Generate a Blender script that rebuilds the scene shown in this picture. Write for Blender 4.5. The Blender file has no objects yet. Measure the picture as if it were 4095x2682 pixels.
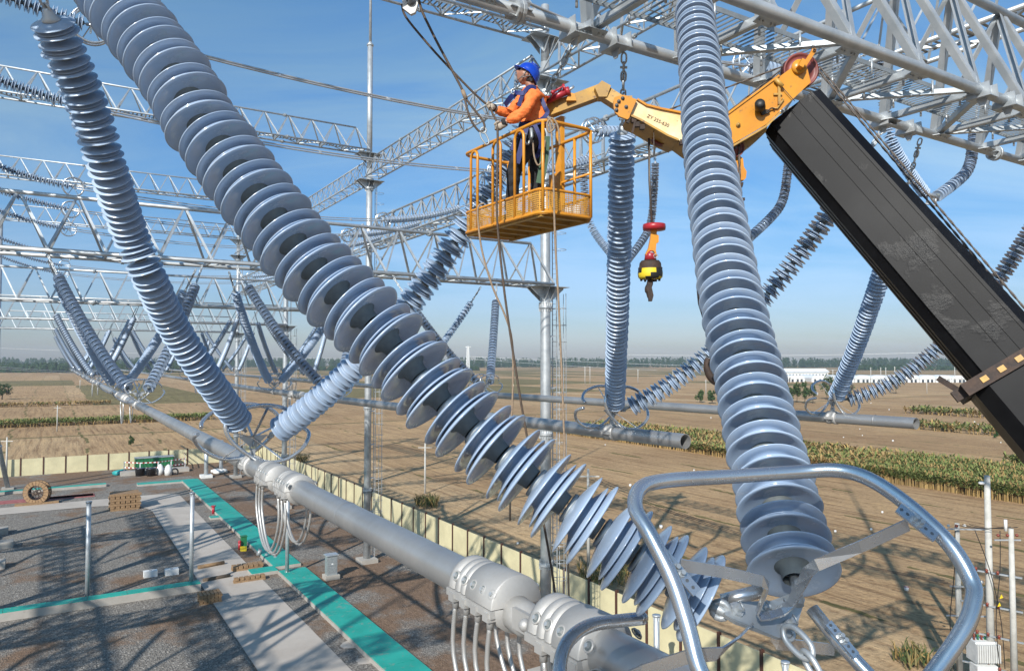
import bpy, math, random
from mathutils import Vector, Matrix, noise
random.seed(7)
R = random.random
def U(a, b): return a + (b - a) * random.random()
H = 17.5                    # camera height over the yard
F = 735.0                   # focal length in pixels of a 1024 wide frame
PT = math.atan(25 / F)
cP, sP = math.cos(PT), math.sin(PT)
D = Vector((-.5288, .8487, 0)); N = Vector((.8487, .5288, 0)); Z = Vector((0, 0, 1))
def W(s, t, z): return D * s + N * t + Z * z           # yard grid: s along the bus tubes, t across, z above the ground
def ray(u, v):
    x = (u - 512) / F; z = (335 - v) / F
    return Vector((x, cP - z * sP, sP + z * cP))
def at(u, v, y):                                        # sight line of the survey photo at distance y
    r = ray(u, v); return r * (y / r.y) + Z * H
def gnd(u, v, h=0):
    r = ray(u, v); return r * ((h - H) / r.z) + Z * H
def fl(x, y, d): return at(x / 2.3242, y / 2.3242, d)

scene = bpy.context.scene
COL = scene.collection
# ------------------------------------------------------------------ materials
M = {}
def nodes(name):
    m = bpy.data.materials.new(name); m.use_nodes = True
    nt = m.node_tree; b = nt.nodes['Principled BSDF']; M[name] = m
    return m, nt, b
def nn(nt, t, **kw):
    n = nt.nodes.new(t)
    for k, v in kw.items(): setattr(n, k, v)
    return n
def ramp(nt, fac, stops):
    r = nn(nt, 'ShaderNodeValToRGB')
    e = r.color_ramp.elements
    while len(e) > 1: e.remove(e[-1])
    e[0].position = stops[0][0]; e[0].color = (*stops[0][1], 1)
    for p, c in stops[1:]:
        k = e.new(p); k.color = (*c, 1)
    nt.links.new(fac, r.inputs[0]); return r.outputs[0]
def noisetex(nt, vec, scale, det=4, rough=.6, dist=0):
    n = nn(nt, 'ShaderNodeTexNoise'); n.inputs['Scale'].default_value = scale
    n.inputs['Detail'].default_value = det; n.inputs['Roughness'].default_value = rough
    n.inputs['Distortion'].default_value = dist
    if vec: nt.links.new(vec, n.inputs['Vector'])
    return n.outputs[0]
def mixc(nt, fac, a, b, mode='MIX'):
    x = nn(nt, 'ShaderNodeMix', data_type='RGBA', blend_type=mode)
    for val, i in ((fac, 0), (a, 6), (b, 7)):
        if isinstance(val, (int, float)): x.inputs[i].default_value = val
        elif isinstance(val, tuple): x.inputs[i].default_value = (*val, 1)
        else: nt.links.new(val, x.inputs[i])
    return x.outputs[2]
def math_(nt, op, a, b=None, c=None):
    x = nn(nt, 'ShaderNodeMath', operation=op)
    for i, v in enumerate((a, b, c)):
        if v is None: continue
        if isinstance(v, (int, float)): x.inputs[i].default_value = v
        else: nt.links.new(v, x.inputs[i])
    return x.outputs[0]
def bump(nt, b, h, strength, dist):
    n = nn(nt, 'ShaderNodeBump'); n.inputs['Strength'].default_value = strength
    n.inputs['Distance'].default_value = dist
    nt.links.new(h, n.inputs['Height']); nt.links.new(n.outputs[0], b.inputs['Normal'])
def coord(nt): return nn(nt, 'ShaderNodeTexCoord').outputs['Object']
def simple(name, c1, c2=None, rough=.5, metal=0, scale=3, det=5, rv=.1, bs=0, bd=.01, c3=None, s3=30, f3=.3):
    m, nt, b = nodes(name)
    co = coord(nt)
    f = noisetex(nt, co, scale, det)
    c2 = c2 or tuple(x * .8 for x in c1)
    col = ramp(nt, f, [(.35, c1), (.65, c2)])
    if c3:
        g = noisetex(nt, co, s3, 3)
        k = ramp(nt, g, [(1 - f3 - .05, (0, 0, 0)), (1 - f3 + .05, (1, 1, 1))])
        col = mixc(nt, k, col, c3)
    nt.links.new(col, b.inputs['Base Color'])
    g = noisetex(nt, co, scale * 4, 3)
    r = math_(nt, 'MULTIPLY_ADD', g, rv * 2, rough - rv)
    nt.links.new(r, b.inputs['Roughness'])
    b.inputs['Metallic'].default_value = metal
    if bs: bump(nt, b, noisetex(nt, co, scale * 10, 4), bs, bd)
    return m
# glazed porcelain
m, nt, b = nodes('porcelain')
lw = nn(nt, 'ShaderNodeObjectInfo')
col = ramp(nt, lw.outputs['Random'], [(0, (.305, .40, .535)), (1, (.365, .455, .585))])
f = noisetex(nt, coord(nt), 9, 4)
col = mixc(nt, ramp(nt, f, [(.48, (0, 0, 0)), (.75, (.34, .34, .34))]), col, (.38, .37, .34))
nt.links.new(col, b.inputs['Base Color'])
nt.links.new(math_(nt, 'MULTIPLY_ADD', f, .24, .13), b.inputs['Roughness'])
b.inputs['Coat Weight'].default_value = .35; b.inputs['Coat Roughness'].default_value = .08
simple('galv', (.54, .56, .57), (.39, .42, .44), .45, .55, 2.5, 6, .12, .05, .002)
simple('galv_cap', (.42, .44, .44), (.27, .30, .31), .5, .5, 12, 5, .1)
simple('cement', (.10, .12, .13), (.16, .18, .18), .7, 0, 12)
simple('alu', (.50, .50, .495), (.40, .405, .41), .42, .75, 1.5, 8, .14, .05, .002, (.62, .62, .60), 9, .22)
simple('alu_cast', (.50, .49, .47), (.40, .395, .385), .6, .5, 4, 8, .12, .25, .004)
simple('alu_bright', (.68, .70, .71), (.55, .57, .60), .26, .85, 3, 6, .12, .04, .002)
simple('strand', (.6, .6, .6), (.5, .5, .5), .4, .7, 5)
simple('grating', (.32, .34, .35), (.24, .26, .27), .5, .5, 5)
simple('steel_dark', (.16, .17, .18), (.10, .11, .12), .5, .5, 8)
simple('yellow', (.62, .265, .022), (.48, .19, .02), .36, 0, 2.2, 7, .12, .06, .003, (.24, .12, .04), 14, .30)
simple('yellow_pale', (.70, .42, .11), (.80, .70, .50), .32, 0, 1.4, 6, .1, .04, .002, (.30, .16, .06), 22, .26)
simple('yellow_old', (.50, .28, .05), (.32, .19, .06), .5, 0, 4, 8, .12, .1, .003, (.16, .09, .05), 12, .33)
simple('redpaint', (.22, .045, .035), (.14, .04, .035), .5, 0, 6, 5, .1)
simple('redbright', (.38, .02, .03), (.26, .02, .03), .35, 0, 6, 5, .1)
simple('rust', (.06, .035, .024), (.03, .021, .018), .7, .2, 14, 6, .1, .3, .004)
simple('rope_dark', (.05, .035, .025), (.10, .07, .05), .8, 0, 60, 3)
simple('rope_light', (.30, .22, .15), (.20, .145, .10), .9, 0, 60, 3)
simple('wire_rope', (.14, .12, .10), (.07, .055, .05), .55, .4, 80, 3)
simple('black', (.012, .012, .013), (.02, .02, .02), .5, 0, 8)
simple('skin', (.34, .17, .11), (.28, .13, .085), .45, 0, 12)
simple('lips', (.22, .08, .065), None, .5)
simple('hair', (.015, .012, .012), None, .6)
simple('orange', (.88, .21, .045), (.80, .165, .03), .75, 0, 8, 5, .08, .5, .02)
simple('navy', (.008, .016, .13), (.012, .02, .09), .6, 0, 30)
simple('trousers', (.014, .014, .017), (.025, .025, .03), .85, 0, 8, 4, .05, .5, .02)
simple('helmet', (.006, .04, .42), (.008, .05, .36), .22, 0, 3)
simple('glove', (.42, .36, .29), (.30, .25, .20), .9, 0, 25, 4, .05, .4, .004)
simple('strap_green', (.06, .12, .07), (.04, .08, .05), .8)
simple('concrete', (.40, .37, .33), (.31, .285, .25), .85, 0, .8, 9, .05, .15, .004, (.22, .19, .16), 2.2, .27)
simple('concrete_pole', (.50, .49, .45), (.38, .37, .34), .8, 0, 2, 6, .05)
simple('slab', (.44, .395, .345), (.37, .325, .28), .85, 0, .35, 10, .05, .1, .004, (.30, .255, .21), 1.1, .24)
simple('teal', (.012, .27, .21), (.02, .34, .27), .55, 0, .5, 8, .08, .1, .003, (.13, .27, .22), 2.2, .36)
simple('wood', (.30, .19, .10), (.20, .12, .06), .8, 0, 5, 6, .05, .3, .01)
simple('fence_panel', (.62, .56, .35), (.50, .45, .28), .6, 0, .55, 8, .1, 0, .01, (.40, .36, .24), 3, .2)
simple('fence_post', (.09, .035, .022), (.06, .03, .02), .7, 0, 3)
simple('green_metal', (.02, .16, .06), (.015, .12, .05), .5, 0, 3)
simple('white', (.72, .72, .70), (.6, .6, .58), .7, 0, 4)
simple('roof_white', (.74, .75, .74), (.64, .65, .65), .6, 0, .1)
simple('window_dark', (.05, .06, .07), None, .25)
simple('plastic_black', (.015, .015, .017), None, .35)
simple('plastic_teal', (.02, .3, .3), None, .5)
simple('redmat', (.26, .07, .07), (.33, .12, .11), .8, 0, 2)
simple('bark', (.14, .10, .07), (.09, .07, .05), .9, 0, 10)
simple('ceramic_red', (.22, .05, .03), None, .3)
simple('yellow_flag', (.75, .55, .02), None, .6)
simple('lightgreen', (.0, .45, .2), None, .4)
simple('text_black', (.03, .02, .015), None, .7)
def leafmat(name, a, b_):
    m, nt, b = nodes(name)
    oi = nn(nt, 'ShaderNodeNewGeometry')
    col = ramp(nt, oi.outputs['Random Per Island'], [(0, a), (1, b_)])
    nt.links.new(col, b.inputs['Base Color']); b.inputs['Roughness'].default_value = .8
    b.inputs['Specular IOR Level'].default_value = .2
leafmat('leaf', (.035, .07, .025), (.085, .12, .04))
leafmat('leaf_far', (.016, .04, .018), (.04, .07, .028))
leafmat('leaf_conifer', (.02, .06, .015), (.03, .09, .02))
leafmat('corn_green', (.10, .14, .035), (.21, .22, .075))
leafmat('corn_dry', (.36, .24, .09), (.26, .18, .08))
leafmat('weed', (.05, .085, .03), (.20, .16, .07))
# stranded wire: spiral lay
for nm, c1, c2 in (('strand_lay', (.62, .62, .60), (.30, .30, .30)),):
    m, nt, b = nodes(nm)
    w = nn(nt, 'ShaderNodeTexWave', wave_type='BANDS', bands_direction='DIAGONAL'); w.inputs['Scale'].default_value = 55
    w.inputs['Distortion'].default_value = .3
    nt.links.new(coord(nt), w.inputs['Vector'])
    nt.links.new(ramp(nt, w.outputs[1], [(.2, c2), (.7, c1)]), b.inputs['Base Color'])
    b.inputs['Metallic'].default_value = .6; b.inputs['Roughness'].default_value = .45
# perforated guard sheet
m, nt, b = nodes('mesh_sheet')
sx = nn(nt, 'ShaderNodeSeparateXYZ'); nt.links.new(coord(nt), sx.inputs[0])
cx = nn(nt, 'ShaderNodeCombineXYZ')
nt.links.new(math_(nt, 'ADD', sx.outputs[0], sx.outputs[1]), cx.inputs[0]); nt.links.new(sx.outputs[2], cx.inputs[1])
vo = nn(nt, 'ShaderNodeTexVoronoi', voronoi_dimensions='2D'); vo.inputs['Scale'].default_value = 46; vo.inputs['Randomness'].default_value = 0.1
nt.links.new(cx.outputs[0], vo.inputs['Vector'])
nt.links.new(math_(nt, 'GREATER_THAN', vo.outputs['Distance'], .34), b.inputs['Alpha'])
nt.links.new(ramp(nt, noisetex(nt, coord(nt), 5, 6), [(.4, (.60, .30, .04)), (.7, (.36, .17, .04))]), b.inputs['Base Color']); b.inputs['Roughness'].default_value = .45
# greasy black boom paint
m, nt, b = nodes('boom_black')
co = coord(nt)
f1 = noisetex(nt, co, 1.1, 6, .6); f2 = noisetex(nt, co, 55, 4, .75); f3 = noisetex(nt, co, 4, 6, .7)
nt.links.new(ramp(nt, f1, [(.4, (.004, .004, .005)), (.62, (.011, .011, .012))]), b.inputs['Base Color'])
msk = ramp(nt, noisetex(nt, co, 1.7, 5), [(.55, (.05, .05, .05)), (.66, (1, 1, 1))])
nt.links.new(ramp(nt, msk, [(0, (.46, .46, .46)), (1, (.34, .34, .34))]), b.inputs['Roughness'])
bump(nt, b, math_(nt, 'MULTIPLY', f2, msk), .9, .006)
nt.links.new(ramp(nt, msk, [(0, (.13, .13, .13)), (1, (.22, .22, .22))]), b.inputs['Specular IOR Level'])
# --- ground materials in yard grid coordinates
def grid(nt):
    mp = nn(nt, 'ShaderNodeMapping'); mp.inputs['Rotation'].default_value = (0, 0, -math.atan2(D.y, D.x))
    g = nn(nt, 'ShaderNodeNewGeometry')
    nt.links.new(g.outputs['Position'], mp.inputs[0]); return mp.outputs[0]
m, nt, b = nodes('field_soil')
g = grid(nt); sx = nn(nt, 'ShaderNodeSeparateXYZ'); nt.links.new(g, sx.inputs[0])
wob = noisetex(nt, g, .03, 2)
wn = noisetex(nt, g, .35, 3)
tt = math_(nt, 'ADD', sx.outputs[1], math_(nt, 'MULTIPLY', wob, 5))
ss = math_(nt, 'ADD', sx.outputs[0], math_(nt, 'MULTIPLY', wob, 6))
def plot(w, l, off):
    a = math_(nt, 'FLOOR', math_(nt, 'DIVIDE', math_(nt, 'ADD', tt, off), w))
    c = math_(nt, 'FLOOR', math_(nt, 'DIVIDE', math_(nt, 'ADD', ss, off * 3), l))
    cb = nn(nt, 'ShaderNodeCombineXYZ'); nt.links.new(a, cb.inputs[0]); nt.links.new(c, cb.inputs[1])
    w_ = nn(nt, 'ShaderNodeTexWhiteNoise', noise_dimensions='2D'); nt.links.new(cb.outputs[0], w_.inputs['Vector'])
    return w_.outputs['Value']
p1 = plot(14, 210, 3); p2 = plot(52, 160, 11)
base = ramp(nt, p1, [(0, (.385, .250, .135)), (.4, (.46, .31, .172)), (.7, (.41, .272, .15)), (1, (.51, .36, .21))])
far = math_(nt, 'GREATER_THAN', sx.outputs[0], 330)
far2 = math_(nt, 'GREATER_THAN', p2, .60)
base = mixc(nt, math_(nt, 'MULTIPLY', far, math_(nt, 'MULTIPLY', far2, .8)), base, (.16, .15, .065))
fine = noisetex(nt, g, 2.6, 9, .8)
base = mixc(nt, .85, base, ramp(nt, fine, [(.3, (.55, .52, .50)), (.55, (1, 1, 1)), (.75, (1.3, 1.28, 1.2))]), 'MULTIPLY')
big = noisetex(nt, g, .045, 6, .65)
base = mixc(nt, .8, base, ramp(nt, big, [(.3, (.74, .70, .68)), (.55, (1, 1, 1)), (.7, (1.12, 1.1, 1.02))]), 'MULTIPLY')
# furrows along s
mp = nn(nt, 'ShaderNodeMapping'); mp.inputs['Scale'].default_value = (.05, 1, 1); nt.links.new(g, mp.inputs[0])
fur = noisetex(nt, mp.outputs[0], 1.1, 5, .75)
base = mixc(nt, .95, base, ramp(nt, fur, [(.36, (.60, .56, .54)), (.50, (1, 1, 1)), (.66, (1.2, 1.18, 1.14))]), 'MULTIPLY')
cl_ = noisetex(nt, g, 1.1, 4, .7)
base = mixc(nt, .8, base, ramp(nt, cl_, [(.33, (.62, .58, .55)), (.45, (1, 1, 1)), (.62, (1.08, 1.08, 1.06))]), 'MULTIPLY')
# straw flecks
fk = noisetex(nt, mp.outputs[0], 7, 4, .8)
base = mixc(nt, math_(nt, 'MULTIPLY', math_(nt, 'GREATER_THAN', fk, .68), .45), base, (.62, .52, .36))
# weedy plot borders
fr = math_(nt, 'FRACT', math_(nt, 'DIVIDE', math_(nt, 'ADD', math_(nt, 'ADD', tt, math_(nt, 'MULTIPLY', wn, 1.6)), 3), 14))
bd_ = math_(nt, 'MULTIPLY', math_(nt, 'LESS_THAN', fr, .045), math_(nt, 'GREATER_THAN', noisetex(nt, g, .11, 4), .50))
base = mixc(nt, math_(nt, 'MULTIPLY', bd_, .8), base, (.10, .10, .035))
fr2 = math_(nt, 'FRACT', math_(nt, 'DIVIDE', math_(nt, 'ADD', ss, 9), 210))
base = mixc(nt, math_(nt, 'MULTIPLY', math_(nt, 'LESS_THAN', fr2, .012), .7), base, (.13, .115, .05))
nt.links.new(base, b.inputs['Base Color']); b.inputs['Roughness'].default_value = .95; b.inputs['Specular IOR Level'].default_value = .1
bump(nt, b, math_(nt, 'ADD', math_(nt, 'ADD', fine, fur), cl_), .8, .22)
m, nt, b = nodes('yard_gravel')
g = grid(nt)
n1 = noisetex(nt, g, .16, 6, .65); n2 = noisetex(nt, g, 3.2, 8, .85); n3 = nn(nt, 'ShaderNodeTexVoronoi'); n3.inputs['Scale'].default_value = 11; nt.links.new(g, n3.inputs['Vector'])
sx = nn(nt, 'ShaderNodeSeparateXYZ'); nt.links.new(g, sx.inputs[0])
right = math_(nt, 'LESS_THAN', sx.outputs[1], -18)       # t > 18: barer ground
k = math_(nt, 'ADD', n1, math_(nt, 'MULTIPLY', right, .10))
k = math_(nt, 'ADD', k, math_(nt, 'MULTIPLY', n2, .12))
back = math_(nt, 'GREATER_THAN', sx.outputs[0], 121)
k = math_(nt, 'ADD', k, math_(nt, 'MULTIPLY', back, .12))
grv = ramp(nt, n3.outputs['Color'], [(0, (.10, .091, .080)), (.5, (.195, .178, .157)), (.8, (.27, .247, .218)), (1, (.46, .425, .385))])
soil = ramp(nt, n2, [(.35, (.13, .08, .05)), (.65, (.24, .155, .10))])
col = mixc(nt, ramp(nt, k, [(.57, (0, 0, 0)), (.68, (.9, .9, .9))]), grv, soil)
col = mixc(nt, .6, col, ramp(nt, n2, [(.3, (.6, .6, .6)), (.7, (1.35, 1.35, 1.35))]), 'MULTIPLY')
nt.links.new(col, b.inputs['Base Color']); b.inputs['Roughness'].default_value = .95; b.inputs['Specular IOR Level'].default_value = .15
bump(nt, b, n3.outputs['Distance'], .8, .06)

# ------------------------------------------------------------------ mesh builder
class MB:
    def __init__(s): s.v = []; s.f = []; s.m = []; s.sm = []; s.mats = []; s.cm = 0
    def mat(s, name):
        if name not in s.mats: s.mats.append(name)
        s.cm = s.mats.index(name); return s
    def face(s, idx, smooth=False): s.f.append(idx); s.m.append(s.cm); s.sm.append(smooth)
    def add(s, vs): k = len(s.v); s.v.extend([tuple(x) for x in vs]); return k
    def box(s, c, size, ax=None):
        c = Vector(c); X, Y, ZZ = ax or (Vector((1, 0, 0)), Vector((0, 1, 0)), Z)
        hx, hy, hz = size[0] / 2, size[1] / 2, size[2] / 2
        k = s.add([c + X * (i * hx) + Y * (j * hy) + ZZ * (l * hz) for l in (-1, 1) for j in (-1, 1) for i in (-1, 1)])
        for q in ((0, 2, 3, 1), (4, 5, 7, 6), (0, 1, 5, 4), (2, 6, 7, 3), (0, 4, 6, 2), (1, 3, 7, 5)): s.face([k + i for i in q])
        return s
    def bar(s, a, b, w, h=None, up=Z):
        a, b = Vector(a), Vector(b); h = h or w; d = b - a; L = d.length
        if L < 1e-6: return s
        d /= L; x = d.cross(Vector(up))
        if x.length < 1e-3: x = d.cross(Vector((1, 0, 0)))
        x.normalize(); y = x.cross(d)
        return s.box((a + b) / 2, (w, L, h), (x, d, y))
    def angle(s, a, b, w, th, up=Z):                    # L profile member
        a, b = Vector(a), Vector(b); d = (b - a).normalized(); x = d.cross(Vector(up))
        if x.length < 1e-3: x = d.cross(Vector((1, 0, 0)))
        x.normalize(); y = x.cross(d).normalized()
        s.bar(a + x * (w / 2), b + x * (w / 2), w, th, up)
        s.bar(a + y * (w / 2 + th * .5), b + y * (w / 2 + th * .5), th, w, up); return s
    def tube(s, pts, r, seg=8, caps=True, smooth=True, closed=False):
        pts = [Vector(p) for p in pts]; n = len(pts)
        rs = r if isinstance(r, (list, tuple)) else [r] * n
        prev = None; rings = []
        for i, p in enumerate(pts):
            if closed: d = pts[(i + 1) % n] - pts[i - 1]
            else: d = pts[min(i + 1, n - 1)] - pts[max(i - 1, 0)]
            if d.length < 1e-9: d = Z.copy()
            d.normalize()
            if prev is None:
                x = d.cross(Z)
                if x.length < .05: x = d.cross(Vector((1, 0, 0)))
            else: x = prev - d * prev.dot(d)
            x.normalize(); prev = x; y = d.cross(x)
            rings.append(s.add([p + (x * math.cos(2 * math.pi * j / seg) + y * math.sin(2 * math.pi * j / seg)) * rs[i] for j in range(seg)]))
        for i in range(n if closed else n - 1):
            a, b = rings[i], rings[(i + 1) % n]
            for j in range(seg): s.face([a + j, a + (j + 1) % seg, b + (j + 1) % seg, b + j], smooth)
        if caps and not closed:
            s.face([rings[0] + j for j in reversed(range(seg))]); s.face([rings[-1] + j for j in range(seg)])
        return s
    def lathe(s, prof, org=(0, 0, 0), axis=Z, seg=24, smooth=True, ang=2 * math.pi, ref=None):
        axis = Vector(axis).normalized(); org = Vector(org)
        x = (Vector(ref) - axis * Vector(ref).dot(axis)) if ref else axis.cross(Vector((0, 1, 0)))
        if x.length < .05: x = axis.cross(Vector((1, 0, 0)))
        x.normalize(); y = axis.cross(x)
        full = abs(ang - 2 * math.pi) < 1e-6; cnt = seg if full else seg + 1
        rings = []
        for (r, h) in prof:
            rings.append(s.add([org + axis * h + (x * math.cos(ang * j / seg) + y * math.sin(ang * j / seg)) * max(r, 1e-5) for j in range(cnt)]))
        for a, b in zip(rings, rings[1:]):
            for j in range(seg):
                j2 = (j + 1) % seg if full else j + 1
                s.face([a + j, a + j2, b + j2, b + j], smooth)
        return s
    def plate(s, pts, off):                             # polygon outline extruded by vector off
        off = Vector(off); pts = [Vector(p) for p in pts]; n = len(pts)
        a = s.add([p - off / 2 for p in pts]); b = s.add([p + off / 2 for p in pts])
        s.face([a + i for i in range(n)]); s.face([b + i for i in reversed(range(n))])
        for i in range(n): s.face([a + i, b + i, b + (i + 1) % n, a + (i + 1) % n])
        return s
    def ball(s, c, r, seg=10, sc=(1, 1, 1)):
        c = Vector(c); rows = seg // 2; rg = []
        for i in range(rows + 1):
            th = math.pi * i / rows
            rg.append(s.add([c + Vector((math.sin(th) * math.cos(2 * math.pi * j / seg) * r * sc[0], math.sin(th) * math.sin(2 * math.pi * j / seg) * r * sc[1], math.cos(th) * r * sc[2])) for j in range(seg)]))
        for a, b in zip(rg, rg[1:]):
            for j in range(seg): s.face([a + j, b + j, b + (j + 1) % seg, a + (j + 1) % seg], True)
        return s
    def torus(s, c, ax, R_, r, seg=24, ts=8, arc=(0, 2 * math.pi), ref=None):
        ax = Vector(ax).normalized(); c = Vector(c)
        x = (Vector(ref) - ax * Vector(ref).dot(ax)) if ref else ax.cross(Z)
        if x.length < .05: x = ax.cross(Vector((1, 0, 0)))
        x.normalize(); y = ax.cross(x)
        full = abs(arc[1] - arc[0] - 2 * math.pi) < 1e-6
        k = seg if full else seg + 1
        pts = [c + (x * math.cos(arc[0] + (arc[1] - arc[0]) * i / seg) + y * math.sin(arc[0] + (arc[1] - arc[0]) * i / seg)) * R_ for i in range(k)]
        return s.tube(pts, r, ts, closed=full)
    def mesh(s, name, origin=Vector((0, 0, 0))):
        me = bpy.data.meshes.new(name)
        o = origin
        me.from_pydata([(a - o.x, b - o.y, c - o.z) for a, b, c in s.v], [], s.f)
        for n in (s.mats or ['galv']): me.materials.append(M[n])
        me.polygons.foreach_set('material_index', s.m); me.polygons.foreach_set('use_smooth', s.sm)
        me.update(); return me
def mb(mat): return MB().mat(mat)
def props(o, label, cat, group=None):
    o['label'] = label
    if cat: o['category'] = cat
    if group: o['group'] = group
def thing(name, loc, label, cat, group=None):
    o = bpy.data.objects.new(name, None); COL.objects.link(o); o.location = loc; o.empty_display_size = .2
    props(o, label, cat, group); return o
def wloc(o):
    p = Vector(o.location)
    while o.parent: o = o.parent; p += Vector(o.location)
    return p
def part(name, m, parent, label=None, org=None):
    o = bpy.data.objects.new(name, m.mesh(name, wloc(parent) + (org or Vector((0, 0, 0))))); COL.objects.link(o); o.parent = parent
    if org: o.location = org
    if label: o['label'] = label
    return o
def solo(name, m, label, cat, group=None, org=None):
    org = Vector(org) if org else Vector(m.v[0])
    o = bpy.data.objects.new(name, m.mesh(name, org)); o.location = org; COL.objects.link(o)
    props(o, label, cat, group); return o
def struct(name, m, kind='structure'):
    o = bpy.data.objects.new(name, m.mesh(name)); COL.objects.link(o); o['kind'] = kind; return o
def smoothpath(pts, k=6, closed=False):                 # Catmull-Rom
    P = [Vector(p) for p in pts]; n = len(P); out = []
    rng = range(n) if closed else range(n - 1)
    for i in rng:
        p0 = P[(i - 1) % n] if closed or i > 0 else P[0]; p1 = P[i]; p2 = P[(i + 1) % n]
        p3 = P[(i + 2) % n] if closed or i + 2 < n else P[-1]
        for j in range(k):
            t = j / k
            out.append(.5 * ((2 * p1) + (-p0 + p2) * t + (2 * p0 - 5 * p1 + 4 * p2 - p3) * t * t + (-p0 + 3 * p1 - 3 * p2 + p3) * t ** 3))
    if not closed: out.append(P[-1])
    return out

# ------------------------------------------------------------------ insulators
PITCH = .184; RD = .205
def disc_unit(seg, q=1.0):
    m = mb('galv_cap')
    m.lathe([(.0, .0), (.050, .0), (.070, -.003), (.074, -.014), (.066, -.022), (.060, -.026)], seg=max(8, seg // 2))
    m.mat('porcelain')
    m.lathe([(.060, -.018), (.09, -.024), (.14, -.036), (.194, -.054), (.200, -.059), (.196, -.063), (.14, -.050), (.105, -.046),
             (.095, -.060), (.10, -.075), (.13, -.088), (.172, -.103), (.177, -.107), (.171, -.110), (.12, -.100), (.105, -.100),
             (.11, -.106), (.15, -.117), (.198, -.131), (.206, -.137), (.207, -.142), (.199, -.145), (.17, -.133), (.13, -.118), (.09, -.110), (.058, -.108)], seg=seg)
    m.mat('cement').lathe([(.080, -.110), (.060, -.125), (.054, -.150), (.052, -.176)], seg=max(8, seg // 2))
    return m
DISC = {k: disc_unit(k).mesh('insulator_disc') for k in (48, 24, 14)}
def lowdisc(m, p, ax, r, seg):                         # two porcelain sheds of a far disc
    a = p - ax * .06; b_ = p - ax * .13
    m.lathe([(.055, 0), (.07, -.035), (r * .95, -.075), (.1, -.085), (r, -.135), (.06, -.115), (.052, -.19)], p, ax, seg)
def curve_pts(a, b, sag, n=64):
    return [a.lerp(b, i / n) - Z * (sag * 4 * (i / n) * (1 - i / n)) for i in range(n + 1)]
def walk(pts, d0, step, count):
    out = []; acc = 0; want = d0; i = 0
    while i < len(pts) - 1 and len(out) < count:
        L = (pts[i + 1] - pts[i]).length
        while acc + L >= want and len(out) < count:
            t = (want - acc) / L; out.append((pts[i].lerp(pts[i + 1], t), (pts[i + 1] - pts[i]).normalized())); want += step
        acc += L; i += 1
    return out
def plen(pts): return sum((b - a).length for a, b in zip(pts, pts[1:]))
def chain_mesh(m, pts, link=.16, wr=.013, seg=6):
    L = plen(pts); n = max(1, int(L / (link * .78)))
    W_ = walk(pts, link * .4, L / n, n)
    side = None
    for i, (p, d) in enumerate(W_):
        x = d.cross(Vector((.3, 1, .1))).normalized()
        if i % 2: x = d.cross(x).normalized()
        h = link * .5 - .03; w = .032
        pp = [p - d * h + x * w, p + d * h + x * w, p + d * (h + .03), p + d * h - x * w, p - d * h - x * w, p - d * (h + .03)]
        m.tube(smoothpath(pp, 2, True), wr, seg, closed=True)
        if i % 3 == 1: m.tube([p - d.cross(x) * .05, p + d.cross(x) * .05], .018, 6)
        if i % 4 == 2: m.bar(p - d * (h * .8), p + d * (h * .8), .05, .03, x)
def string(name, top, bot, sag, label, group, chain=1.0, tail=.22, q=24, cat='insulator', chaindetail=True, pts=None, PITCH=PITCH):
    """discs strung from top fitting to bottom fitting, caps towards the top"""
    pts = pts or curve_pts(top, bot, sag)
    L = plen(pts); n = int((L - chain - tail) / PITCH); chain = L - tail - n * PITCH
    if q == 0:
        m = mb('porcelain')
        for p, d in walk(pts, chain, PITCH, n): lowdisc(m, p, -d, RD, 10)
        m.mat('steel_dark').tube(pts, .03, 4)
        return solo(name, m, label, cat, group, org=top)
    t = thing(name, top, label, cat, group)
    for p, d in walk(pts, chain, PITCH, n):
        o = bpy.data.objects.new('insulator_disc', DISC[q]); COL.objects.link(o); o.parent = t
        rot = (-d).to_track_quat('Z', 'Y')
        jit = Matrix.Rotation(U(-.03, .03), 4, 'X') @ Matrix.Rotation(U(-.03, .03), 4, 'Y')
        o.matrix_basis = Matrix.Translation(p - top) @ rot.to_matrix().to_4x4() @ jit
    m = mb('galv')
    cp = [p for p, d in walk(pts, 0.001, chain / 12, 12)] + [walk(pts, chain, 1, 1)[0][0]]
    if chaindetail: chain_mesh(m, cp, .15 if q > 20 else .2, .014 if q > 20 else .02)
    else: m.tube(cp, .03, 5)
    p, d = walk(pts, chain, 1, 1)[0]
    m.lathe([(.02, .10), (.045, .08), (.06, .02), (.085, 0), (.085, -.02)], p, -d, 16)
    part('hanger_chain', m, t)
    m = mb('galv'); m.tube([pts[-1] - (pts[-1] - pts[-2]).normalized() * (tail + .02), pts[-1]], .022, 8)
    p, d = walk(pts, L - .08, 1, 1)[0]; m.torus(p, d.cross(Z), .035, .016, 12, 6)
    part('end_fitting', m, t)
    return t

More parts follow.
